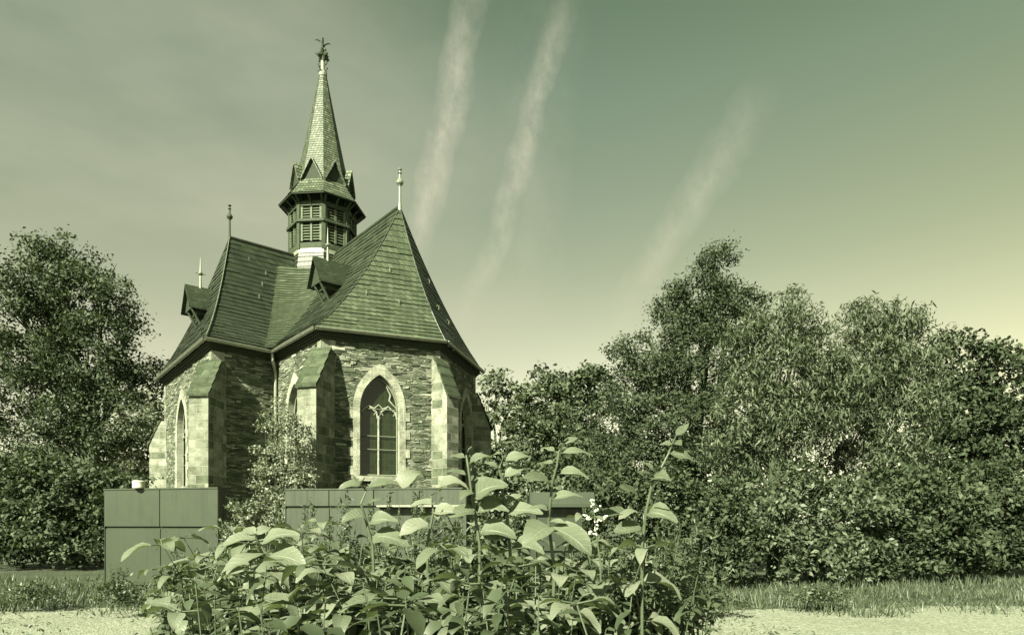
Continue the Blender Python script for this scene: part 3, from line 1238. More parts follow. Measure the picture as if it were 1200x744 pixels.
# ------------------------------------------------------------------ clad walls in front of the chapel
def clad_wall(name, label, a, b, ztop, zsplit, zlow, n, thick=.35):
    """a, b plan ends; upper tier of sheets, shadow gap, lower tier"""
    root = empty(name, (a.x, a.y, 0), label, 'wall')
    t2 = (b - a).normalized()
    nn = V((t2.y, -t2.x))
    if nn.y > 0:
        nn = -nn
    t3, n3 = V((t2.x, t2.y, 0)), V((nn.x, nn.y, 0))
    ln = (b - a).length
    o = V((a.x, a.y, 0))
    core = MB()
    core.box(o + t3 * .02 - n3 * thick + V((0, 0, -.05)), t3 * (ln - .04), n3 * (thick - .06), V((0, 0, ztop - .02)))
    core.build('core', M['soffit'], root)
    for k in range(n):
        u0, u1 = ln * k / n, ln * (k + 1) / n
        for z0, z1, d in ((zsplit, ztop - .03, 0), (zlow, zsplit - .07, -.03)):
            if z1 - z0 < .1:
                continue
            p = MB()
            p.box(o + t3 * (u0 + .012) + n3 * (d - .055) + V((0, 0, z0)), t3 * (u1 - u0 - .024), n3 * .05, V((0, 0, z1 - z0)))
            p.build('cladding_panel', M['panel'], root)
    cp = MB()
    cp.box(o - n3 * (thick + .02) + V((0, 0, ztop - .03)) - t3 * .01, t3 * (ln + .02), n3 * (thick + .035), V((0, 0, .035)))
    cp.build('coping', M['panel'], root)
    for u in (0, ln):
        end = MB()
        end.box(o + t3 * (u - .008 if u else u - .004) - n3 * thick + V((0, 0, 0)), t3 * .012, n3 * (thick - .01), V((0, 0, ztop - .032)))
        end.build('end_panel', M['panel'], root)
    return root


def pl2(px, y):
    return V(((px - CX) / F * y, y))


wl = clad_wall('clad_wall', 'low wall of smooth green painted sheets under the left transept window', pl2(122, 17.45), pl2(255, 16.6), 2.6, 1.60, .05, 2)
wm = clad_wall('clad_wall', 'low wall of painted sheets in front of the large choir window', pl2(334, 16.9), pl2(546, 16.2), 2.57, 2.13, .05, 4)
lg = MB()
a, b = pl2(441, 16.3), pl2(546, 15.98)
lg.box(V((a.x, a.y, 2.09)), V((b.x - a.x, b.y - a.y, 0)), V((0, .3, 0)), V((0, 0, .045)))
lg.build('ledge', M['gutter'], wm)

# small white drum on the left wall
mb = MB()
p = at(160, 571.5, 17.05)
zt = 2.605
mb.lathe((p.x, p.y + .1, zt), [(0, 0), (.14, 0), (.15, .02), (.15, .14), (.158, .15), (.158, .18), (.14, .2), (0, .205)], 20)
o = mb.build('canister', M['white'], None, (p.x, p.y + .1, zt))
tag(o, 'small round white canister standing on the coping of the left clad wall', 'canister')

# cabinet among the plants
cab = empty('cabinet', (.66, 9.2, 0), 'dark green metal cabinet with an overhanging lid standing behind the leafy shoots', 'cabinet')
y = 9.2
xl, xr = (622 - CX) / F * y, (682 - CX) / F * y
mb = MB()
mb.box((xl, y, .06), (xr - xl, 0, 0), (0, .6, 0), (0, 0, 1.86))
body = mb.build('body', M['cabinet'], cab)
mb = MB()
fr = .075
z0, z1 = .15, 1.84
for x0, x1, a0, a1 in ((xl, xr, z1, 1.90), (xl, xr, z0 - .08, z0), (xl, xl + fr, z0, z1), (xr - fr, xr, z0, z1)):
    mb.box((x0, y - .035, a0), (x1 - x0, 0, 0), (0, .033, 0), (0, 0, a1 - a0))
mb.box((xl + fr, y - .03, 1.30), (xr - xl - 2 * fr, 0, 0), (0, .028, 0), (0, 0, .07))
mb.build('door_frame', M['cabinet'], cab)
mb = MB()
mb.tube([(xr - .12, y - .06, 1.5), (xr - .12, y - .06, 1.64)], .012, 6)
mb.build('handle', M['metal'], cab)
mb = MB()
lx0, lx1 = xl - .01, (696 - CX) / F * y
prof = [(y - .14, 1.93), (y - .14, 1.96), (y - .02, 2.13), (y + .62, 2.16), (y + .66, 1.93)]
mb.prism([V((lx0, a, z)) for a, z in prof], [V((lx1, a, z)) for a, z in prof])
mb.build('lid', M['cabinet'], cab)
mb = MB()
mb.box((lx0, y - .165, 1.915), (lx1 - lx0, 0, 0), (0, .024, 0), (0, 0, .04))
mb.build('lid_edge', M['panel'], cab)

# ------------------------------------------------------------------ trees
def leaf_quads(cent, nrm_bias, size, aspect, droop, rng):
    """cent (n,3); returns (n*4,3) diamonds, random orientation biased along nrm_bias"""
    n = len(cent)
    nv = rng.normal(size=(n, 3)) + nrm_bias
    nv /= np.linalg.norm(nv, axis=1)[:, None] + 1e-9
    ax = rng.normal(size=(n, 3))
    ax[:, 2] -= droop
    ax -= nv * np.sum(ax * nv, axis=1)[:, None]
    ax /= np.linalg.norm(ax, axis=1)[:, None] + 1e-9
    sd = np.cross(nv, ax)
    s = size * rng.uniform(.6, 1.35, size=(n, 1))
    w = s * aspect
    p0 = cent - ax * s * .5
    p2 = cent + ax * s * .5
    mid = cent - ax * s * .06 + nv * s * .08
    p1 = mid + sd * w * .5
    p3_ = mid - sd * w * .5
    return np.stack([p0, p1, p2, p3_], axis=1).reshape(-1, 3)


def tree(name, label, cat, base, blobs, depth, mat, leaf=.2, aspect=.55, dens=1.0, droop=.3, clump=.42, trunk_r=.22, squash=1.0, group=None, seed=1, trunk=True, thin=.0, lean=0):
    """blobs: (px, py, rx_px, ry_px[, dy]) in photograph scale at this depth -> ellipsoids in metres"""
    rng = np.random.default_rng(seed)
    root = empty(name, (base[0], base[1], 0), label, cat, group)
    pts, nb, var = [], [], []
    k = F / depth
    cl_all = []
    for bl in blobs:
        px, py, rx, ry = bl[:4]
        dy = bl[4] if len(bl) > 4 else 0
        c = np.array(at(px, py, depth))
        c[1] += dy
        rad = np.array([rx / k, rx / k * squash, ry / k])
        area_ = (rad[0] * rad[2] + rad[0] * rad[1] + rad[1] * rad[2]) / 3 * 4 * math.pi
        nc = max(6, int(area_ * dens * 1.6 / (clump * clump * 3)))
        d = rng.normal(size=(nc, 3))
        d /= np.linalg.norm(d, axis=1)[:, None]
        rr = rng.uniform(.25, 1.0, size=(nc, 1)) ** .45 * rng.uniform(.86, 1.14, size=(nc, 1))
        cc = c + d * rad * rr
        keep = cc[:, 2] > .25
        for ci, di in zip(cc[keep], d[keep]):
            cl_all.append((ci, di))
    for ci, di in cl_all:
        cs = clump * rng.uniform(.55, 1.35)
        nl = max(5, int(rng.uniform(.5, 1.3) * (cs / leaf) ** 2 * 9 * (1 - thin)))
        q = rng.normal(size=(nl, 3)) * np.array([cs, cs, cs * .66]) * .46 + ci
        q[:, 2] -= droop * np.abs(rng.normal(size=nl)) * cs * .5
        pts.append(q)
        nb.append(np.tile(di * .6 + np.array([0, 0, .7]), (nl, 1)))
        var.append(np.clip(rng.normal(rng.uniform(.25, .75), .18, nl), 0, 1))
    pts, nb, var = np.concatenate(pts), np.concatenate(nb), np.concatenate(var)
    ok = pts[:, 2] > .03
    pts, nb, var = pts[ok], nb[ok], var[ok]
    co = leaf_quads(pts, nb, leaf, aspect, droop * 2, rng)
    np_mesh('crown', co, 4, mat, root, attr=var)
    if trunk:
        mb = MB()
        r_ = random.Random(seed)
        b3 = V((base[0], base[1], -.1))
        cents = [V((at(b[0], b[1], depth).x, depth + (b[4] if len(b) > 4 else 0), at(b[0], b[1], depth).z)) for b in blobs]
        zmid = sum(c.z for c in cents) / len(cents)
        top_ = V((base[0] + lean, base[1], max(1.2, zmid * .6)))
        mb.tube([b3, b3.lerp(top_, .12), b3.lerp(top_, .5) + V((r_.uniform(-.1, .1), 0, 0)), top_], [trunk_r * 1.5, trunk_r * 1.05, trunk_r * .9, trunk_r * .75], 10)
        for c, b in zip(cents, blobs):
            s_ = b3.lerp(top_, r_.uniform(.55, 1.0))
            m_ = s_.lerp(c, .5) + V((r_.uniform(-.3, .3), r_.uniform(-.3, .3), r_.uniform(0, .5)))
            mb.tube([s_, m_, c], [trunk_r * .55, trunk_r * .38, trunk_r * .16], 7)
            rx, ry = b[2] / k, b[3] / k
            for q in range(7):
                a, e = r_.uniform(0, 6.28), r_.uniform(-.3, 1.2)
                tip = c + V((math.cos(a) * math.cos(e) * rx, math.sin(a) * math.cos(e) * rx * squash, math.sin(e) * ry)) * 1.02
                mm = c.lerp(tip, .5) + V((r_.uniform(-.2, .2), r_.uniform(-.2, .2), .15))
                mb.tube([m_.lerp(c, .6), mm, tip], [trunk_r * .16, trunk_r * .1, .012], 5)
        mb.build('trunk', M['bark'], root)
    return root


# big dark tree at the left
tree('broadleaf_tree', 'tall dark broadleaf tree with bare twigs showing at its top, left of the chapel', 'tree', ((110 - CX) / F * 33, 33),
     [(70, 330, 48, 52), (118, 352, 44, 46), (45, 395, 50, 50), (100, 420, 55, 50), (150, 440, 34, 34, 1), (60, 470, 55, 45), (125, 492, 46, 42), (90, 540, 52, 36), (20, 350, 50, 60), (0, 440, 60, 70), (20, 540, 70, 50), (68, 292, 24, 20), (150, 385, 18, 16)],
     33, M['leaf_dark'], .17, .6, .72, .3, .72, .34, 1.0, seed=3, thin=.1)
# lighter foliage behind the transept corner
tree('pale_shrub', 'sunlit pale shrub filling the gap beneath the dark tree and the transept wall', 'shrub', ((170 - CX) / F * 42, 42),
     [(165, 480, 34, 40), (180, 530, 34, 45), (140, 540, 40, 40)], 42, M['leaf_vine'], .3, .6, .9, .2, .6, .1, seed=5)

# far trees between the chapel and the dense evergreen
YF = 46
tree('ornamental_tree', 'light airy tree with visible branches just right of the chapel wall', 'tree', ((583 - CX) / F * 40, 40),
     [(583, 448, 22, 20), (600, 462, 18, 18), (572, 478, 18, 20), (595, 495, 22, 20)], 40, M['leaf_far'], .3, .6, .75, .2, .6, .16, seed=8, thin=.45)
tree('ornamental_tree', 'pale bushy tree in front of the darker far trees', 'tree', ((628 - CX) / F * 38, 38),
     [(622, 475, 26, 24), (648, 490, 24, 22), (618, 515, 34, 26), (655, 530, 30, 30), (590, 535, 30, 26)], 38, M['leaf_far'], .28, .6, .95, .2, .55, .16, seed=9, thin=.1)
tree('conifer_tree', 'dark narrow-topped tree of the far pair, nearer the chapel', 'tree', ((645 - CX) / F * 50, 50),
     [(637, 446, 15, 16), (655, 452, 18, 20), (645, 480, 30, 28), (640, 520, 34, 30)], 50, M['leaf_dark'], .34, .55, 1.0, .2, .65, .2, seed=10)
tree('conifer_tree', 'dark ragged tree of the far pair, beside the dense evergreen', 'tree', ((692 - CX) / F * 48, 48),
     [(690, 440, 14, 18), (676, 456, 18, 20), (702, 458, 18, 24), (688, 492, 34, 34), (690, 535, 40, 30)], 48, M['leaf_dark'], .34, .55, 1.0, .2, .65, .2, seed=12)

# dense evergreen, the tallest on the right
tree('evergreen_tree', 'tallest dense dark evergreen on the right with a stepped top', 'tree', ((815 - CX) / F * 23, 23),
     [(838, 318, 24, 30), (820, 350, 34, 36), (795, 372, 32, 34), (850, 368, 34, 36), (765, 425, 34, 38), (732, 415, 17, 24), (810, 430, 56, 50), (745, 470, 44, 44), (722, 520, 36, 40), (800, 500, 70, 50), (870, 470, 50, 56), (760, 545, 60, 34), (845, 545, 60, 34), (878, 362, 24, 26)],
     23, M['leaf_ever'], .125, .42, .95, .1, .42, .26, .9, seed=14, thin=.0)
# drooping lance-leaved trees
tree('lance_leaved_tree', 'pale green tree of drooping narrow leaves in front of the dense evergreen', 'tree', ((905 - CX) / F * 19, 19),
     [(925, 352, 18, 22), (940, 385, 34, 30), (895, 395, 36, 32), (868, 402, 22, 22), (920, 440, 54, 46), (960, 420, 30, 34), (872, 470, 44, 48), (965, 470, 44, 44), (985, 440, 34, 34), (930, 500, 54, 44), (860, 525, 36, 28)],
     19, M['leaf_willow'], .19, .22, 1.25, .9, .32, .15, .8, seed=15, thin=-.35)
tree('lance_leaved_tree', 'drooping narrow leaved tree at the right with a flat spreading top', 'tree', ((1030 - CX) / F * 20, 20),
     [(1010, 372, 34, 22), (1050, 376, 38, 26), (1075, 410, 40, 34), (1020, 425, 50, 40), (1050, 480, 60, 44), (990, 490, 50, 50), (1010, 450, 40, 40), (1060, 440, 44, 40), (1030, 540, 70, 34)],
     20, M['leaf_willow'], .2, .22, 1.2, .9, .34, .16, .8, seed=17, thin=-.3)
tree('broadleaf_tree', 'dark rounded tree at the far right edge beyond the drooping trees', 'tree', ((1150 - CX) / F * 27, 27),
     [(1130, 430, 40, 44), (1170, 450, 44, 50), (1110, 480, 44, 40), (1150, 510, 60, 44), (1200, 520, 60, 50), (1100, 545, 50, 30)],
     27, M['leaf_ever'], .22, .55, .95, .2, .5, .24, 1, seed=19)
tree('hedge_shrub', 'low dark shrub at the foot of the drooping trees', 'shrub', ((960 - CX) / F * 17.5, 17.5),
     [(890, 592, 40, 40), (945, 585, 42, 44), (995, 594, 42, 40), (900, 645, 46, 34), (960, 648, 50, 34), (1010, 645, 40, 34)], 17.5, M['leaf_weed'], .16, .5, .9, .2, .34, .06, seed=21)

tree('hedge_shrub', 'dense dark shrub filling the ground under the tall evergreen', 'shrub', ((770 - CX) / F * 17, 17),
     [(700, 575, 30, 40), (735, 590, 36, 40), (785, 585, 40, 42), (835, 595, 40, 40), (715, 640, 44, 40), (790, 640, 60, 42), (850, 645, 40, 36)], 17, M['leaf_ever'], .13, .55, 1.0, .2, .32, .06, seed=31)
tree('hedge_shrub', 'dense dark shrub right of the chapel behind the green cabinet', 'shrub', ((620 - CX) / F * 19, 19),
     [(585, 570, 28, 40), (622, 575, 32, 40), (662, 570, 36, 42), (600, 625, 44, 40), (655, 630, 44, 40)], 19, M['leaf_weed'], .15, .55, 1.0, .2, .34, .06, seed=32)
tree('hedge_shrub', 'rounded shrub under the flat topped drooping tree', 'shrub', ((1050 - CX) / F * 18.5, 18.5),
     [(1030, 590, 44, 42), (1080, 582, 46, 46), (1120, 595, 40, 40), (1050, 640, 60, 34), (1110, 642, 50, 34)], 18.5, M['leaf_ever'], .15, .55, 1.0, .2, .34, .06, seed=33)
tree('hedge_shrub', 'broad shrub at the far right edge of the yard', 'shrub', ((1175 - CX) / F * 20, 20),
     [(1150, 585, 40, 40), (1190, 575, 44, 46), (1235, 585, 44, 44), (1170, 635, 50, 34), (1220, 636, 50, 34)], 20, M['leaf_ever'], .15, .55, 1.0, .2, .34, .06, seed=34)
tree('hedge_shrub', 'dark shrub behind the left end of the clad wall', 'shrub', ((90 - CX) / F * 24, 24),
     [(60, 570, 50, 40), (115, 575, 40, 36), (0, 575, 50, 44), (150, 585, 30, 30), (50, 625, 60, 34), (-10, 630, 60, 34), (110, 628, 50, 30)], 24, M['leaf_dark'], .18, .55, 1.0, .2, .4, .06, seed=35)

for k, (px_, dep, h_, w_, lab) in enumerate(((140, 11.5, 46, 26, 'loose pale weed bush in front of the left end of the left clad wall'), (192, 10.5, 44, 26, 'loose weed bush hiding the lower right panels of the left clad wall'),
                                        (742, 10.2, 40, 40, 'low leafy bush between the leafy bed and the tall evergreen'), (835, 11.5, 34, 44, 'low spreading bush on the grass right of the leafy bed'), (960, 12.3, 26, 46, 'flat patch of weeds on the gravel edge at the right'), (40, 12.4, 28, 40, 'flat patch of weeds on the gravel edge at the far left'))):
    gy = HY + EYE * F / dep
    tree('weed_bush', lab, 'bush', ((px_ - CX) / F * dep, dep), [(px_ - w_ * .4, gy - h_ * .5, w_ * .6, h_ * .55), (px_ + w_ * .45, gy - h_ * .38, w_ * .6, h_ * .45), (px_, gy - h_ * .85, w_ * .45, h_ * .4)], dep, M['leaf_weed'], .07, .42, 1.0, .1, .15, .018, .9, seed=60 + k, thin=.1, trunk=False)

o = tree('far_wood', 'far off wood closing the view behind the trees', 'wood', (8, 70),
         [(px_, 575 + 8 * math.sin(px_ * .07), 42, 44 + 10 * math.sin(px_ * .031)) for px_ in list(range(540, 1300, 44)) + list(range(-90, 200, 44))], 70, M['leaf_dark'], .55, .6, .8, .2, 1.0, .1, .6, seed=88, trunk=False)
o['kind'] = 'stuff'

# climbing shrub in the inner corner of the chapel
tree('climbing_shrub', 'small leaved climbing shrub growing up beside the downspout', 'shrub', ((327 - CX) / F * 20.5, 20.5),
     [(328, 490, 12, 26), (345, 500, 12, 20), (315, 520, 15, 26), (338, 535, 22, 28), (318, 562, 22, 26), (345, 570, 20, 22), (325, 595, 36, 24), (364, 560, 6, 22), (310, 492, 6, 12)],
     20.5, M['leaf_vine'], .085, .65, .8, .2, .22, .05, .7, seed=23, thin=.35)
tree('small_shrub', 'small sprig of a shrub standing in the dark gap between the clad walls', 'shrub', ((277 - CX) / F * 13, 13),
     [(275, 596, 7, 14), (283, 612, 12, 14), (270, 622, 12, 12)], 13, M['leaf_vine'], .075, .6, .8, .2, .12, .02, .8, seed=25)

# ------------------------------------------------------------------ broad-leaved shoots in the foreground
def leaf_shape(mb, base, d, up, length, width, droop, fold=.35, curl=0.0, n=7):
    """one ovate leaf: base point, direction d, leaf normal up"""
    d = V(d).normalized()
    up = V(up)
    up = (up - d * up.dot(d)).normalized()
    side = d.cross(up)
    rows = []
    p = V(base)
    dirv = d.copy()
    seg = length / n
    for i in range(n + 1):
        t_ = i / n
        wv = width * .5 * (math.sin(math.pi * min(1, t_ ** .72)) ** .8) * (1.02 - .35 * t_) if 0 < t_ < 1 else .0
        if t_ == 0:
            wv = width * .06
        nrm = side.cross(dirv).normalized()
        f = fold * wv
        wob = .05 * width * math.sin(t_ * 9 + length * 40)
        L_ = p - side * wv + nrm * (f + wob)
        R_ = p + side * wv + nrm * (f - wob)
        rows.append((L_, p.copy(), R_, t_))
        ang = -(droop + curl * t_) / n
        rot = Matrix.Rotation(ang, 3, side)
        dirv = rot @ dirv
        if dirv.dot(V((0, 0, 1))) > -.999:
            pass
        p = p + dirv * seg
    for i in range(n):
        a, b = rows[i], rows[i + 1]
        mb.poly([a[0], a[1], b[1], b[0]], [(-1, a[3]), (0, a[3]), (0, b[3]), (-1, b[3])], True)
        mb.poly([a[1], a[2], b[2], b[1]], [(0, a[3]), (1, a[3]), (1, b[3]), (0, b[3])], True)


def merge_smooth(o):
    import bmesh
    bm_ = bmesh.new()
    bm_.from_mesh(o.data)
    bmesh.ops.remove_doubles(bm_, verts=bm_.verts, dist=.0004)
    bm_.to_mesh(o.data)
    bm_.free()


def shoot(label, stem, leaves, depth, group=None, r=.006, cat='plant', seed=1, thing='leafy_shoot', base_z=0):
    """stem: px points from low to tip; leaves: (x0,y0,x1,y1,width_px,droop,tilt) base and tip in photograph scale"""
    rr = random.Random(seed)
    pts = [at(x, y, depth) + V((0, rr.uniform(-.02, .02), 0)) for x, y in stem]
    foot = V((pts[0].x + rr.uniform(-.08, .08), depth + rr.uniform(-.05, .05), base_z))
    root = empty(thing, foot, label, cat, group)
    path = [foot, foot.lerp(pts[0], .55) + V((rr.uniform(-.03, .03), 0, 0))] + pts
    mb = MB()
    n = len(path)
    mb.tube(path, [r * (1.25 - .8 * i / (n - 1)) for i in range(n)], 7)
    ml_ = MB()
    for lf in leaves:
        x0, y0, x1, y1, w_, dr, dy = lf
        b = at(x0, y0, depth)
        q = at(x1, y1, depth + dy)
        d = q - b
        ln = d.length * (1 + .06 * abs(dr))
        mb.tube([b, b + d * .08], r * .45, 5)
        # start direction lifted so that the drooping leaf ends near its tip
        side = d.cross(V((0, -.35, 1))).normalized()
        d0 = Matrix.Rotation(dr * .5, 3, side) @ d
        leaf_shape(ml_, b + d * .04, d0, V((rr.uniform(-.2, .2), -.75 + rr.uniform(-.25, .25), 1)), ln, w_ / F * depth * 1.25, dr, rr.uniform(.15, .5))
    mb.build('stem', M['stem'], root)
    o = ml_.build('foliage', M['leaf_big'], root)
    merge_smooth(o)
    return root


shoot('curly tipped shoot whose long leaves stand against the dark choir wall', [(562, 640), (556, 600), (553, 578), (549, 548), (546, 533), (549, 526), (553, 523)],
      [(545, 536, 527, 535, 9, .5, .02), (549, 545, 574, 536, 15, .9, -.03), (546, 556, 520, 553, 10, .6, .05), (551, 564, 564, 556, 9, .2, .05), (555, 582, 590, 573, 34, 1.1, -.06), (553, 575, 540, 585, 14, .8, -.05), (557, 598, 530, 607, 20, .9, -.05), (558, 600, 592, 600, 22, .9, -.05), (562, 622, 600, 632, 26, .9, -.06)], 2.5, seed=2)
shoot('tall shoot with a hooked tip right of the curly tipped one', [(598, 650), (594, 600), (589, 577), (589, 562), (584, 549), (590, 538), (587, 530), (592, 519), (603, 516)],
      [(591, 539, 620, 537, 15, .9, -.02), (584, 548, 564, 545, 11, .6, -.02), (590, 559, 621, 550, 13, .9, .0), (587, 531, 571, 538, 8, .5, .05), (593, 588, 614, 582, 9, .8, 0), (594, 600, 632, 602, 24, .8, -.06), (592, 598, 562, 590, 18, .9, -.05), (598, 628, 566, 632, 24, .8, -.06), (600, 640, 634, 648, 26, .9, -.06)], 2.55, seed=4)
shoot('tallest shoot of paired drooping leaves in front of the green cabinet', [(650, 668), (643, 612), (645, 588), (647, 565), (652, 547), (655, 528), (661, 517), (666, 513)],
      [(650, 529, 635, 525, 10, .5, .02), (657, 531, 692, 533, 13, .9, -.02), (648, 543, 632, 543, 10, .6, .03), (653, 556, 687, 560, 17, 1.0, -.04), (644, 566, 616, 562, 20, .6, -.08), (660, 520, 679, 513, 9, .5, .03), (646, 585, 681, 583, 14, 1.1, -.02), (643, 597, 622, 596, 10, .8, -.03), (644, 616, 618, 640, 30, .8, -.1), (646, 618, 690, 650, 34, .9, -.1), (643, 612, 664, 614, 9, .6, -.03)], 2.35, seed=6)
shoot('slanting shoot with a pointed top leaf against the dark evergreen', [(752, 640), (756, 600), (764, 568), (774, 548), (784, 530), (789, 517), (792, 510)],
      [(788, 520, 774, 521, 8, .3, .0), (784, 531, 812, 541, 17, .9, -.03), (766, 551, 749, 541, 10, .5, 0), (766, 557, 748, 553, 12, .4, -.05), (792, 511, 808, 496, 9, .2, .04), (790, 519, 797, 522, 12, .6, -.04), (762, 560, 783, 563, 20, .8, -.07), (747, 580, 728, 571, 20, .6, -.05), (735, 600, 706, 605, 16, .5, -.03), (757, 600, 790, 612, 26, .9, -.07), (752, 620, 722, 626, 22, .8, -.05)], 2.6, seed=7)
shoot('shoot with two big curled pale leaves in front of the choir window', [(437, 640), (428, 605), (424, 590), (428, 575), (424, 566), (427, 560)],
      [(424, 567, 398, 574, 13, .9, -.03), (430, 571, 470, 570, 14, .9, 0), (424, 570, 412, 556, 4, .2, 0), (430, 590, 450, 584, 6, .3, .03), (428, 604, 402, 612, 18, .9, -.04), (432, 612, 462, 613, 20, .9, -.04), (436, 628, 474, 640, 28, .9, -.06)], 2.5, seed=9)
shoot('arching shoot whose glossy rolled leaves catch the light below the window', [(500, 640), (508, 600), (505, 580), (516, 574)],
      [(470, 572, 506, 566, 24, 2.4, -.04), (514, 574, 546, 572, 22, 1.7, -.03), (510, 590, 480, 594, 14, .8, 0), (506, 600, 540, 604, 18, .8, -.03), (503, 615, 470, 628, 26, .9, -.05)], 2.5, seed=10)
shoot('broad leaved shoot standing left of the other tall shoots', [(330, 700), (318, 660), (305, 640), (300, 625)],
      [(302, 630, 262, 640, 20, .9, -.04), (305, 636, 345, 628, 24, .9, -.04), (300, 626, 283, 622, 12, .7, .03), (310, 648, 258, 672, 24, .8, -.08), (314, 652, 350, 664, 34, .9, -.08), (322, 672, 290, 690, 34, .8, -.08), (300, 626, 318, 618, 14, .8, .03)], 2.1, seed=12)
# flowering spike
fs = empty('flower_spike', at(697, 660, 2.3) * V((1, 1, 0)) if False else V((at(697, 660, 2.3).x, 2.3, 0)), 'thin stem with clusters of tiny cream blossoms right of the cabinet', 'flower')
mb = MB()
path = [V((at(702, 660, 2.3).x, 2.3, 0)), at(704, 660, 2.3), at(699, 628, 2.3), at(697, 605, 2.3), at(694, 588, 2.3)]
mb.tube(path, [.005, .004, .003, .0025, .002], 6)
mb.build('stem', M['stem'], fs)
fb = MB()
rr = random.Random(3)
for (x0, y0, x1, y1, m) in ((694, 593, 694, 585, 14), (697, 611, 685, 604, 12), (698, 613, 712, 604, 12), (699, 626, 690, 624, 10), (698, 622, 701, 612, 8), (697, 600, 703, 594, 7)):
    for k in range(m):
        f = rr.random()
        c = at(x0 + (x1 - x0) * f, y0 + (y1 - y0) * f, 2.3) + V((rr.gauss(0, .003), rr.gauss(0, .006), rr.gauss(0, .003)))
        s_ = rr.uniform(.0025, .0048)
        fb.lathe(c, [(0, -s_), (s_ * .8, -s_ * .5), (s_, 0), (s_ * .7, s_ * .7), (0, s_)], 6)
fb.build('blossom', M['flower'], fs)

rng = np.random.default_rng(9)
n = 42000
gx, gy = rng.uniform(-19, 21, n), 11.6 + 8 * rng.uniform(0, 1, n) ** 1.5
ok = rng.uniform(0, 1, n) < np.clip((gy - 11.7 + .8 * np.sin(gx * 1.7) * np.sin(gx * .6 + 1)) / 1.4, 0, 1)
gx, gy = gx[ok], gy[ok]
n = len(gx)
hh = rng.uniform(.05, .22, n) * (1 + .6 * np.sin(gx * .9) * np.sin(gy * 1.3))
a = rng.uniform(0, 6.28, n)
wd_ = np.stack([np.cos(a), np.sin(a), 0 * a], 1) * .012
bb = np.stack([gx, gy, 0 * gx], 1)
tt = bb + np.stack([rng.normal(size=n) * .06, rng.normal(size=n) * .06, hh], 1)
co_ = np.stack([bb - wd_, bb + wd_, tt + wd_ * .15, tt - wd_ * .15], 1).reshape(-1, 3)
o = np_mesh('grass', co_, 4, M['leaf_weed'], None, attr=rng.uniform(0, 1, n))
tag(o, 'ragged grass along the edge of the gravel yard', 'grass', None, 'stuff')

n = 5200
gx, gy = rng.uniform(-17, 19, n), rng.uniform(9.6, 12.6, n)
ok = np.sin(gx * 2.1 + np.sin(gy * 3)) + np.sin(gx * .7) > .55
gx, gy = gx[ok], gy[ok]
n = len(gx)
co_ = leaf_quads(np.stack([gx, gy, np.abs(rng.normal(size=n)) * .035 + .01], 1), np.array([0, 0, .8]), .075, .3, -.2, rng)
o = np_mesh('gravel_weeds', co_, 4, M['leaf_weed'], None, attr=rng.uniform(0, 1, n))
tag(o, 'thin scatter of tiny weeds growing through the gravel', 'weeds', None, 'stuff')

# ---- the mass of the bed: six master plants, copied
def master(seed, h):
    rr = random.Random(seed)
    root = empty('leafy_plant', (0, 0, 0), 'broad leaved plant in the dense bed below the tall shoots', 'plant', 'broad leaved plants crowding the foreground bed')
    mb, lf = MB(), MB()
    n = 8
    lean = V((rr.uniform(-.18, .18), rr.uniform(-.15, .15), 0))
    path = []
    for i in range(n + 1):
        f = i / n
        path.append(V((lean.x * f * f + .022 * (-1) ** i * (i > 2), lean.y * f * f + rr.uniform(-.012, .012), h * (f if f > .5 else f) ** .62)))
    mb.tube(path, [.006 - .004 * i / n for i in range(n + 1)], 6)
    a0 = rr.uniform(0, 6.28)
    for i in range(2, n + 1):
        for rep in range(4 if i > 3 else 1):
            a = a0 + rep * 1.7 + i * 1.3 + rr.uniform(-.5, .5)
            f = i / n
            ln = rr.choice((rr.uniform(.08, .12), rr.uniform(.10, .145), rr.uniform(.13, .18))) * (1.0 - .35 * max(0, f - .7) / .3)
            p = path[i]
            el = rr.uniform(-.1, .4)
            d = V((math.cos(a) * math.cos(el), math.sin(a) * math.cos(el), math.sin(el)))
            pet = d * .035
            mb.tube([p, p + pet], .0022, 4)
            leaf_shape(lf, p + pet, d, V((rr.uniform(-.3, .3), rr.uniform(-.3, .3), 1)), ln, ln * rr.uniform(.58, .78), rr.uniform(.6, 1.4), rr.uniform(.1, .45), 0)
    mb.build('stem', M['stem'], root)
    o = lf.build('foliage', M['leaf_big'], root)
    merge_smooth(o)
    return root


masters = [master(40 + k, 1.25 + .05 * (k % 3)) for k in range(7)]
def herb(seed, h):
    rr = random.Random(seed)
    root = empty('small_leaved_herb', (0, 0, 0), 'darker small leaved herb growing between the broad leaved plants', 'herb', 'small leaved herbs in the foreground bed')
    mb, lf = MB(), MB()
    for b in range(5):
        a = rr.uniform(0, 6.28)
        o = V((math.cos(a), math.sin(a), 0)) * rr.uniform(.04, .16)
        path = [V((0, 0, 0)), V((o.x * .3, o.y * .3, h * .45)), V((o.x * .7, o.y * .7, h * .8)), V((o.x, o.y, h * rr.uniform(.9, 1.03)))]
        mb.tube(path, [.004, .0035, .0025, .0015], 5)
        for i in range(30):
            f = rr.uniform(.35, 1)
            k = min(2, int(f * 3))
            p = path[k].lerp(path[k + 1], f * 3 - k)
            a2, el = rr.uniform(0, 6.28), rr.uniform(-.2, .7)
            d = V((math.cos(a2) * math.cos(el), math.sin(a2) * math.cos(el), math.sin(el)))
            ln = rr.uniform(.035, .085)
            leaf_shape(lf, p, d, V((rr.uniform(-.4, .4), rr.uniform(-.4, .4), 1)), ln, ln * rr.uniform(.35, .6), rr.uniform(.3, 1.2), .2, 0, 4)
    mb.build('stem', M['stem'], root)
    o = lf.build('foliage', M['leaf_herb'], root)
    merge_smooth(o)
    return root


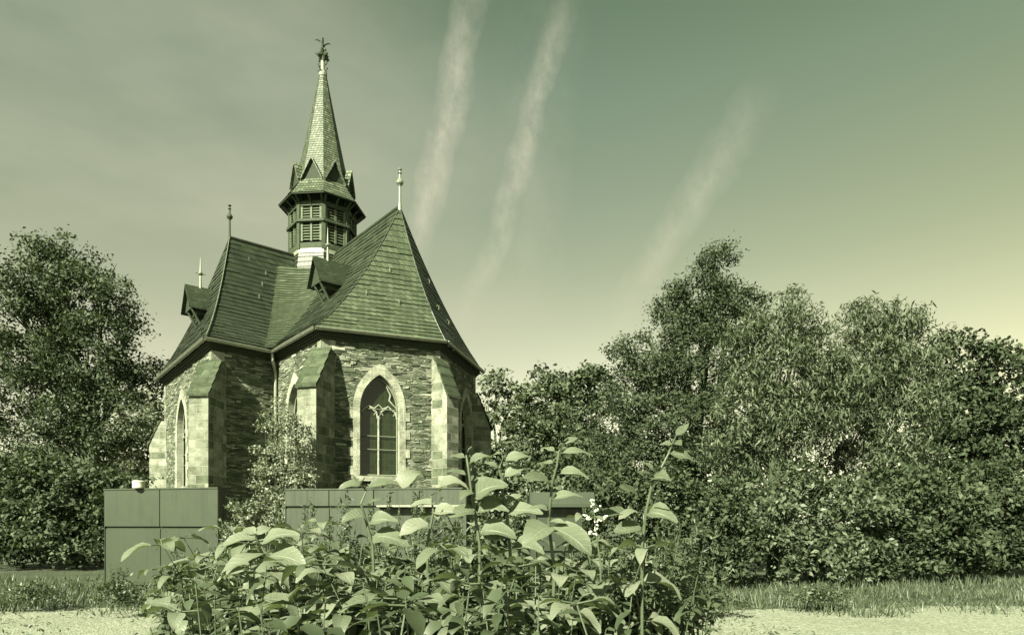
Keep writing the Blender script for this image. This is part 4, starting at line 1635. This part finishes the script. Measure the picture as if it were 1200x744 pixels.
herbs = [herb(90 + k, 1.28) for k in range(3)]
spots = []
rr = random.Random(77)
tries = 0
while len(spots) < 240 and tries < 30000:
    tries += 1
    y = rr.uniform(1.45, 4.9)
    px = rr.uniform(190 if y > 2.6 else 250, 800 if y > 2.6 else 700)
    # top line of the bed in the photograph
    if px < 330:
        tl = 655 - (px - 190) * .18
    elif px < 500:
        tl = 628 if px < 400 else 646
    elif px < 690:
        tl = 630 if px < 610 else 648
    else:
        tl = 622 + (px - 690) * .16
    tl += rr.uniform(-6, 60)
    if y < 2.2:
        tl = max(tl, 668 + rr.uniform(0, 70) - max(0, px - 600) * .1)
    zt = EYE + (HY - tl) / F * y
    x = (px - CX) / F * y
    if zt < .8:
        continue
    if px > 700 and y < 1.9:
        continue
    if any((x - a) ** 2 + (y - b) ** 2 < (.09 + .016 * y) ** 2 for a, b, _ in spots):
        continue
    spots.append((x, y, zt))
tries = 0
n_tall = len(spots)
while len(spots) < n_tall + 85 and tries < 8000:
    tries += 1
    y = rr.uniform(1.5, 3.6)
    px = rr.uniform(215, 740)
    zt = rr.uniform(.95, 1.4)
    x = (px - CX) / F * y
    if any((x - a) ** 2 + (y - b) ** 2 < .085 ** 2 for a, b, _ in spots):
        continue
    spots.append((x, y, zt))
used = set()
for i, (x, y, zt) in enumerate(spots):
    pool = herbs if (i * 7) % 20 < 7 else masters
    m = pool[i % len(pool)]
    o = copy_tree(m) if m.name in used else m
    used.add(m.name)
    o.location = (x, y, 0)
    o.rotation_euler.z = rr.uniform(0, 6.28)
    s_ = zt / 1.28
    o.scale = (min(s_, 1.12), min(s_, 1.12), s_)

# wispy fine-leaved weeds
def weed(label, px, py, y, h, seed, group):
    rr = np.random.default_rng(seed)
    base = at(px, py, y)
    root = empty('feathery_weed', (base.x, y, 0), label, 'weed', group)
    mb = MB()
    cen = []
    for k in range(9):
        a = rr.uniform(0, 6.28)
        sp_ = rr.uniform(.05, .22)
        tip = V((base.x + math.cos(a) * sp_, y + math.sin(a) * sp_, base.z * rr.uniform(.82, 1.02)))
        mid = V((base.x + math.cos(a) * sp_ * .35, y + math.sin(a) * sp_ * .35, base.z * .6))
        mb.tube([V((base.x, y, 0)), mid, tip], [.004, .003, .0012], 5)
        for q in range(90):
            f = rr.uniform(.0, 1.0)
            c = mid.lerp(tip, f)
            cen.append((c.x + rr.normal() * .03 * (1.2 - f), c.y + rr.normal() * .03 * (1.2 - f), c.z + rr.normal() * .02))
    mb.build('stem', M['stem'], root)
    cen = np.array(cen)
    co_ = leaf_quads(cen, np.array([0, 0, .4]), .05, .22, -.6, rr)
    np_mesh('foliage', co_, 4, M['leaf_weed'], root, attr=rr.uniform(0, 1, len(cen)))


for k, (px, py, y) in enumerate(((395, 582, 4.2), (420, 592, 4.4), (470, 576, 4.0), (495, 588, 4.3), (520, 582, 4.6), (448, 585, 4.8), (375, 592, 4.6), (505, 602, 3.6), (215, 640, 4.2), (240, 628, 4.6), (765, 598, 3.8), (735, 606, 3.6), (795, 604, 4.0), (820, 612, 4.3), (545, 596, 4.4), (350, 600, 5.0))):
    weed('wispy weed with fine narrow leaves behind the broad leaved bed', px, py, y, 0, 100 + k, 'wispy weeds behind the bed')

# low green undergrowth (nobody could count it)
rng = np.random.default_rng(5)
n = 26000
y = rng.uniform(1.3, 8.2, n)
px = rng.uniform(180, 850, n)
x = (px - CX) / F * y
hmax = np.clip(.75 + .25 * np.sin(x * 3.1) + .2 * np.sin(y * 2.3 + x), .3, 1.15)
z = hmax * rng.uniform(0, 1, n) ** .6
edge = np.minimum(np.clip((px - 180) / 90, .15, 1), np.clip((850 - px) / 110, .15, 1))
z *= edge
co_ = leaf_quads(np.stack([x, y, z + .02], 1), np.array([0, -.2, .9]), .085, .5, .2, rng)
o = np_mesh('undergrowth', co_, 4, M['leaf_weed'], None, attr=rng.uniform(0, 1, n))
tag(o, 'tangle of low green undergrowth beneath the broad leaved plants', 'undergrowth', None, 'stuff')

# ------------------------------------------------------------------ light
SUN_AZ, SUN_EL = -120.5, 37.0          # direction towards the sun, plan angle from +X
sd = V((math.cos(R(SUN_AZ)) * math.cos(R(SUN_EL)), math.sin(R(SUN_AZ)) * math.cos(R(SUN_EL)), math.sin(R(SUN_EL))))
ld = bpy.data.lights.new('sun', 'SUN')
ld.energy = 5.0
ld.angle = R(.5)
ld.color = (1.0, .985, .74)
lo = bpy.data.objects.new('sun', ld)
COL.objects.link(lo)
lo.rotation_euler = (-sd).to_track_quat('-Z', 'Y').to_euler()

w = bpy.data.worlds.new('World')
sc.world = w
w.use_nodes = True
nt = w.node_tree
bg = nt.nodes['Background']
W = NT.__new__(NT)
W.t = nt
sky = W.n('TexSky', sky_type='NISHITA')
sky.sun_disc = False
sky.sun_elevation = R(SUN_EL)
sky.sun_rotation = math.atan2(sd.x, sd.y)
sky.air_density = 1.0
sky.dust_density = .8
bw = W.n('RGBToBW')
W.l(sky.outputs[0], bw.inputs[0])
gen = W.n('TexCoord').outputs['Generated']
nrmv = W.n('VectorMath', operation='NORMALIZE')
W.l(gen, nrmv.inputs[0])
dirv = nrmv.outputs[0]
sz = W.n('SeparateXYZ')
W.l(dirv, sz.inputs[0])
tint = W.ramp(sz.outputs[2], [(0.0, (1.2, 1.2, .82, 1)), (.2, (1.27, 1.28, .88, 1)), (.36, (1.0, 1.13, .76, 1)), (.55, (.82, 1.12, .78, 1)), (.75, (.5, .8, .45, 1)), (1, (.3, .55, .25, 1))])
base = W.mix(1.0, tint, bw.outputs[0], 'MULTIPLY')
er = W.n('MapRange')
W.l(sz.outputs[0], er.inputs[0])
er.inputs[1].default_value = .1
er.inputs[2].default_value = .75
base = W.mix(er.outputs[0], base, W.mix(1.0, base, (1.0, .985, .86, 1), 'MULTIPLY'))


def pix_dir(px, py):
    return V(((px - CX) / F, 1, (HY - py) / F)).normalized()


cirrus = None
wisp = W.noise(W.mapping(dirv, (14, 14, 7)), 1.8, 9, .7).outputs['Fac']
wob = W.noise(dirv, 7, 5, .6).outputs['Fac']
for (a, b, wd, k) in (((549, 20), (496, 280), .023, .55), ((655, 45), (556, 345), .019, .42), ((852, 175), (752, 330), .030, .36), ((640, 40), (610, 330), .06, .12)):
    da, db = pix_dir(*a), pix_dir(*b)
    nn = da.cross(db).normalized()
    mid = (da + db).normalized()
    dn_ = W.n('VectorMath', operation='DOT_PRODUCT')
    W.l(dirv, dn_.inputs[0])
    dn_.inputs[1].default_value = nn
    dm_ = W.n('VectorMath', operation='DOT_PRODUCT')
    W.l(dirv, dm_.inputs[0])
    dm_.inputs[1].default_value = mid
    dd = W.math('ADD', dn_.outputs['Value'], W.math('MULTIPLY', W.math('SUBTRACT', wob, .5), .055))
    ad = W.math('DIVIDE', W.math('ABSOLUTE', dd), wd)
    f = W.math('SUBTRACT', 1.0, ad)
    f = W.math('MAXIMUM', f, 0.0)
    f = W.math('POWER', f, .8)
    f = W.math('MULTIPLY', f, W.ramp(wisp, [(.33, (.12, .12, .12, 1)), (.62, (1, 1, 1, 1))]))
    half = da.dot(mid)
    al = W.n('MapRange')
    W.l(dm_.outputs['Value'], al.inputs[0])
    al.inputs[1].default_value = half - .012
    al.inputs[2].default_value = half + (1 - half) * .6
    f = W.math('MULTIPLY', W.math('MULTIPLY', f, al.outputs[0]), k)
    cirrus = f if cirrus is None else W.math('ADD', cirrus, f)
# soft cirrus veil low on the left
lv_ = W.n('VectorMath', operation='DOT_PRODUCT')
W.l(dirv, lv_.inputs[0])
lv_.inputs[1].default_value = pix_dir(215, 310)
mr_ = W.n('MapRange')
W.l(lv_.outputs['Value'], mr_.inputs[0])
mr_.inputs[1].default_value = .86
mr_.inputs[2].default_value = .995
veil = W.noise(W.mapping(dirv, (1.6, 1.6, 4), (0, R(35), 0)), 2.0, 5, .5).outputs['Fac']
vf = W.math('MULTIPLY', mr_.outputs[0], W.ramp(veil, [(.3, (.05, .05, .05, 1)), (.72, (1, 1, 1, 1))]))
cirrus = W.math('ADD', cirrus, W.math('MULTIPLY', vf, .45))
cirrus = W.math('MINIMUM', cirrus, .8)
final = W.mix(cirrus, base, (4.6, 4.4, 3.2, 1))
W.l(final, bg.inputs[0])
bg.inputs[1].default_value = .0425

# ------------------------------------------------------------------ camera
cd = bpy.data.cameras.new('camera')
cam = bpy.data.objects.new('camera', cd)
COL.objects.link(cam)
cam.location = (0, 0, EYE)
cam.rotation_euler = (R(90), 0, 0)
cd.sensor_fit = 'HORIZONTAL'
cd.sensor_width = 36
cd.lens = 36 * F / 1200
cd.shift_y = (HY - 372) / 1200
cd.clip_start = .05
cd.clip_end = 4000
sc.camera = cam

sc.view_settings.view_transform = 'Standard'
sc.view_settings.look = 'None'
sc.view_settings.gamma = 1
sc.view_settings.exposure = 1.95
sc.render.resolution_x, sc.render.resolution_y = 1024, 634
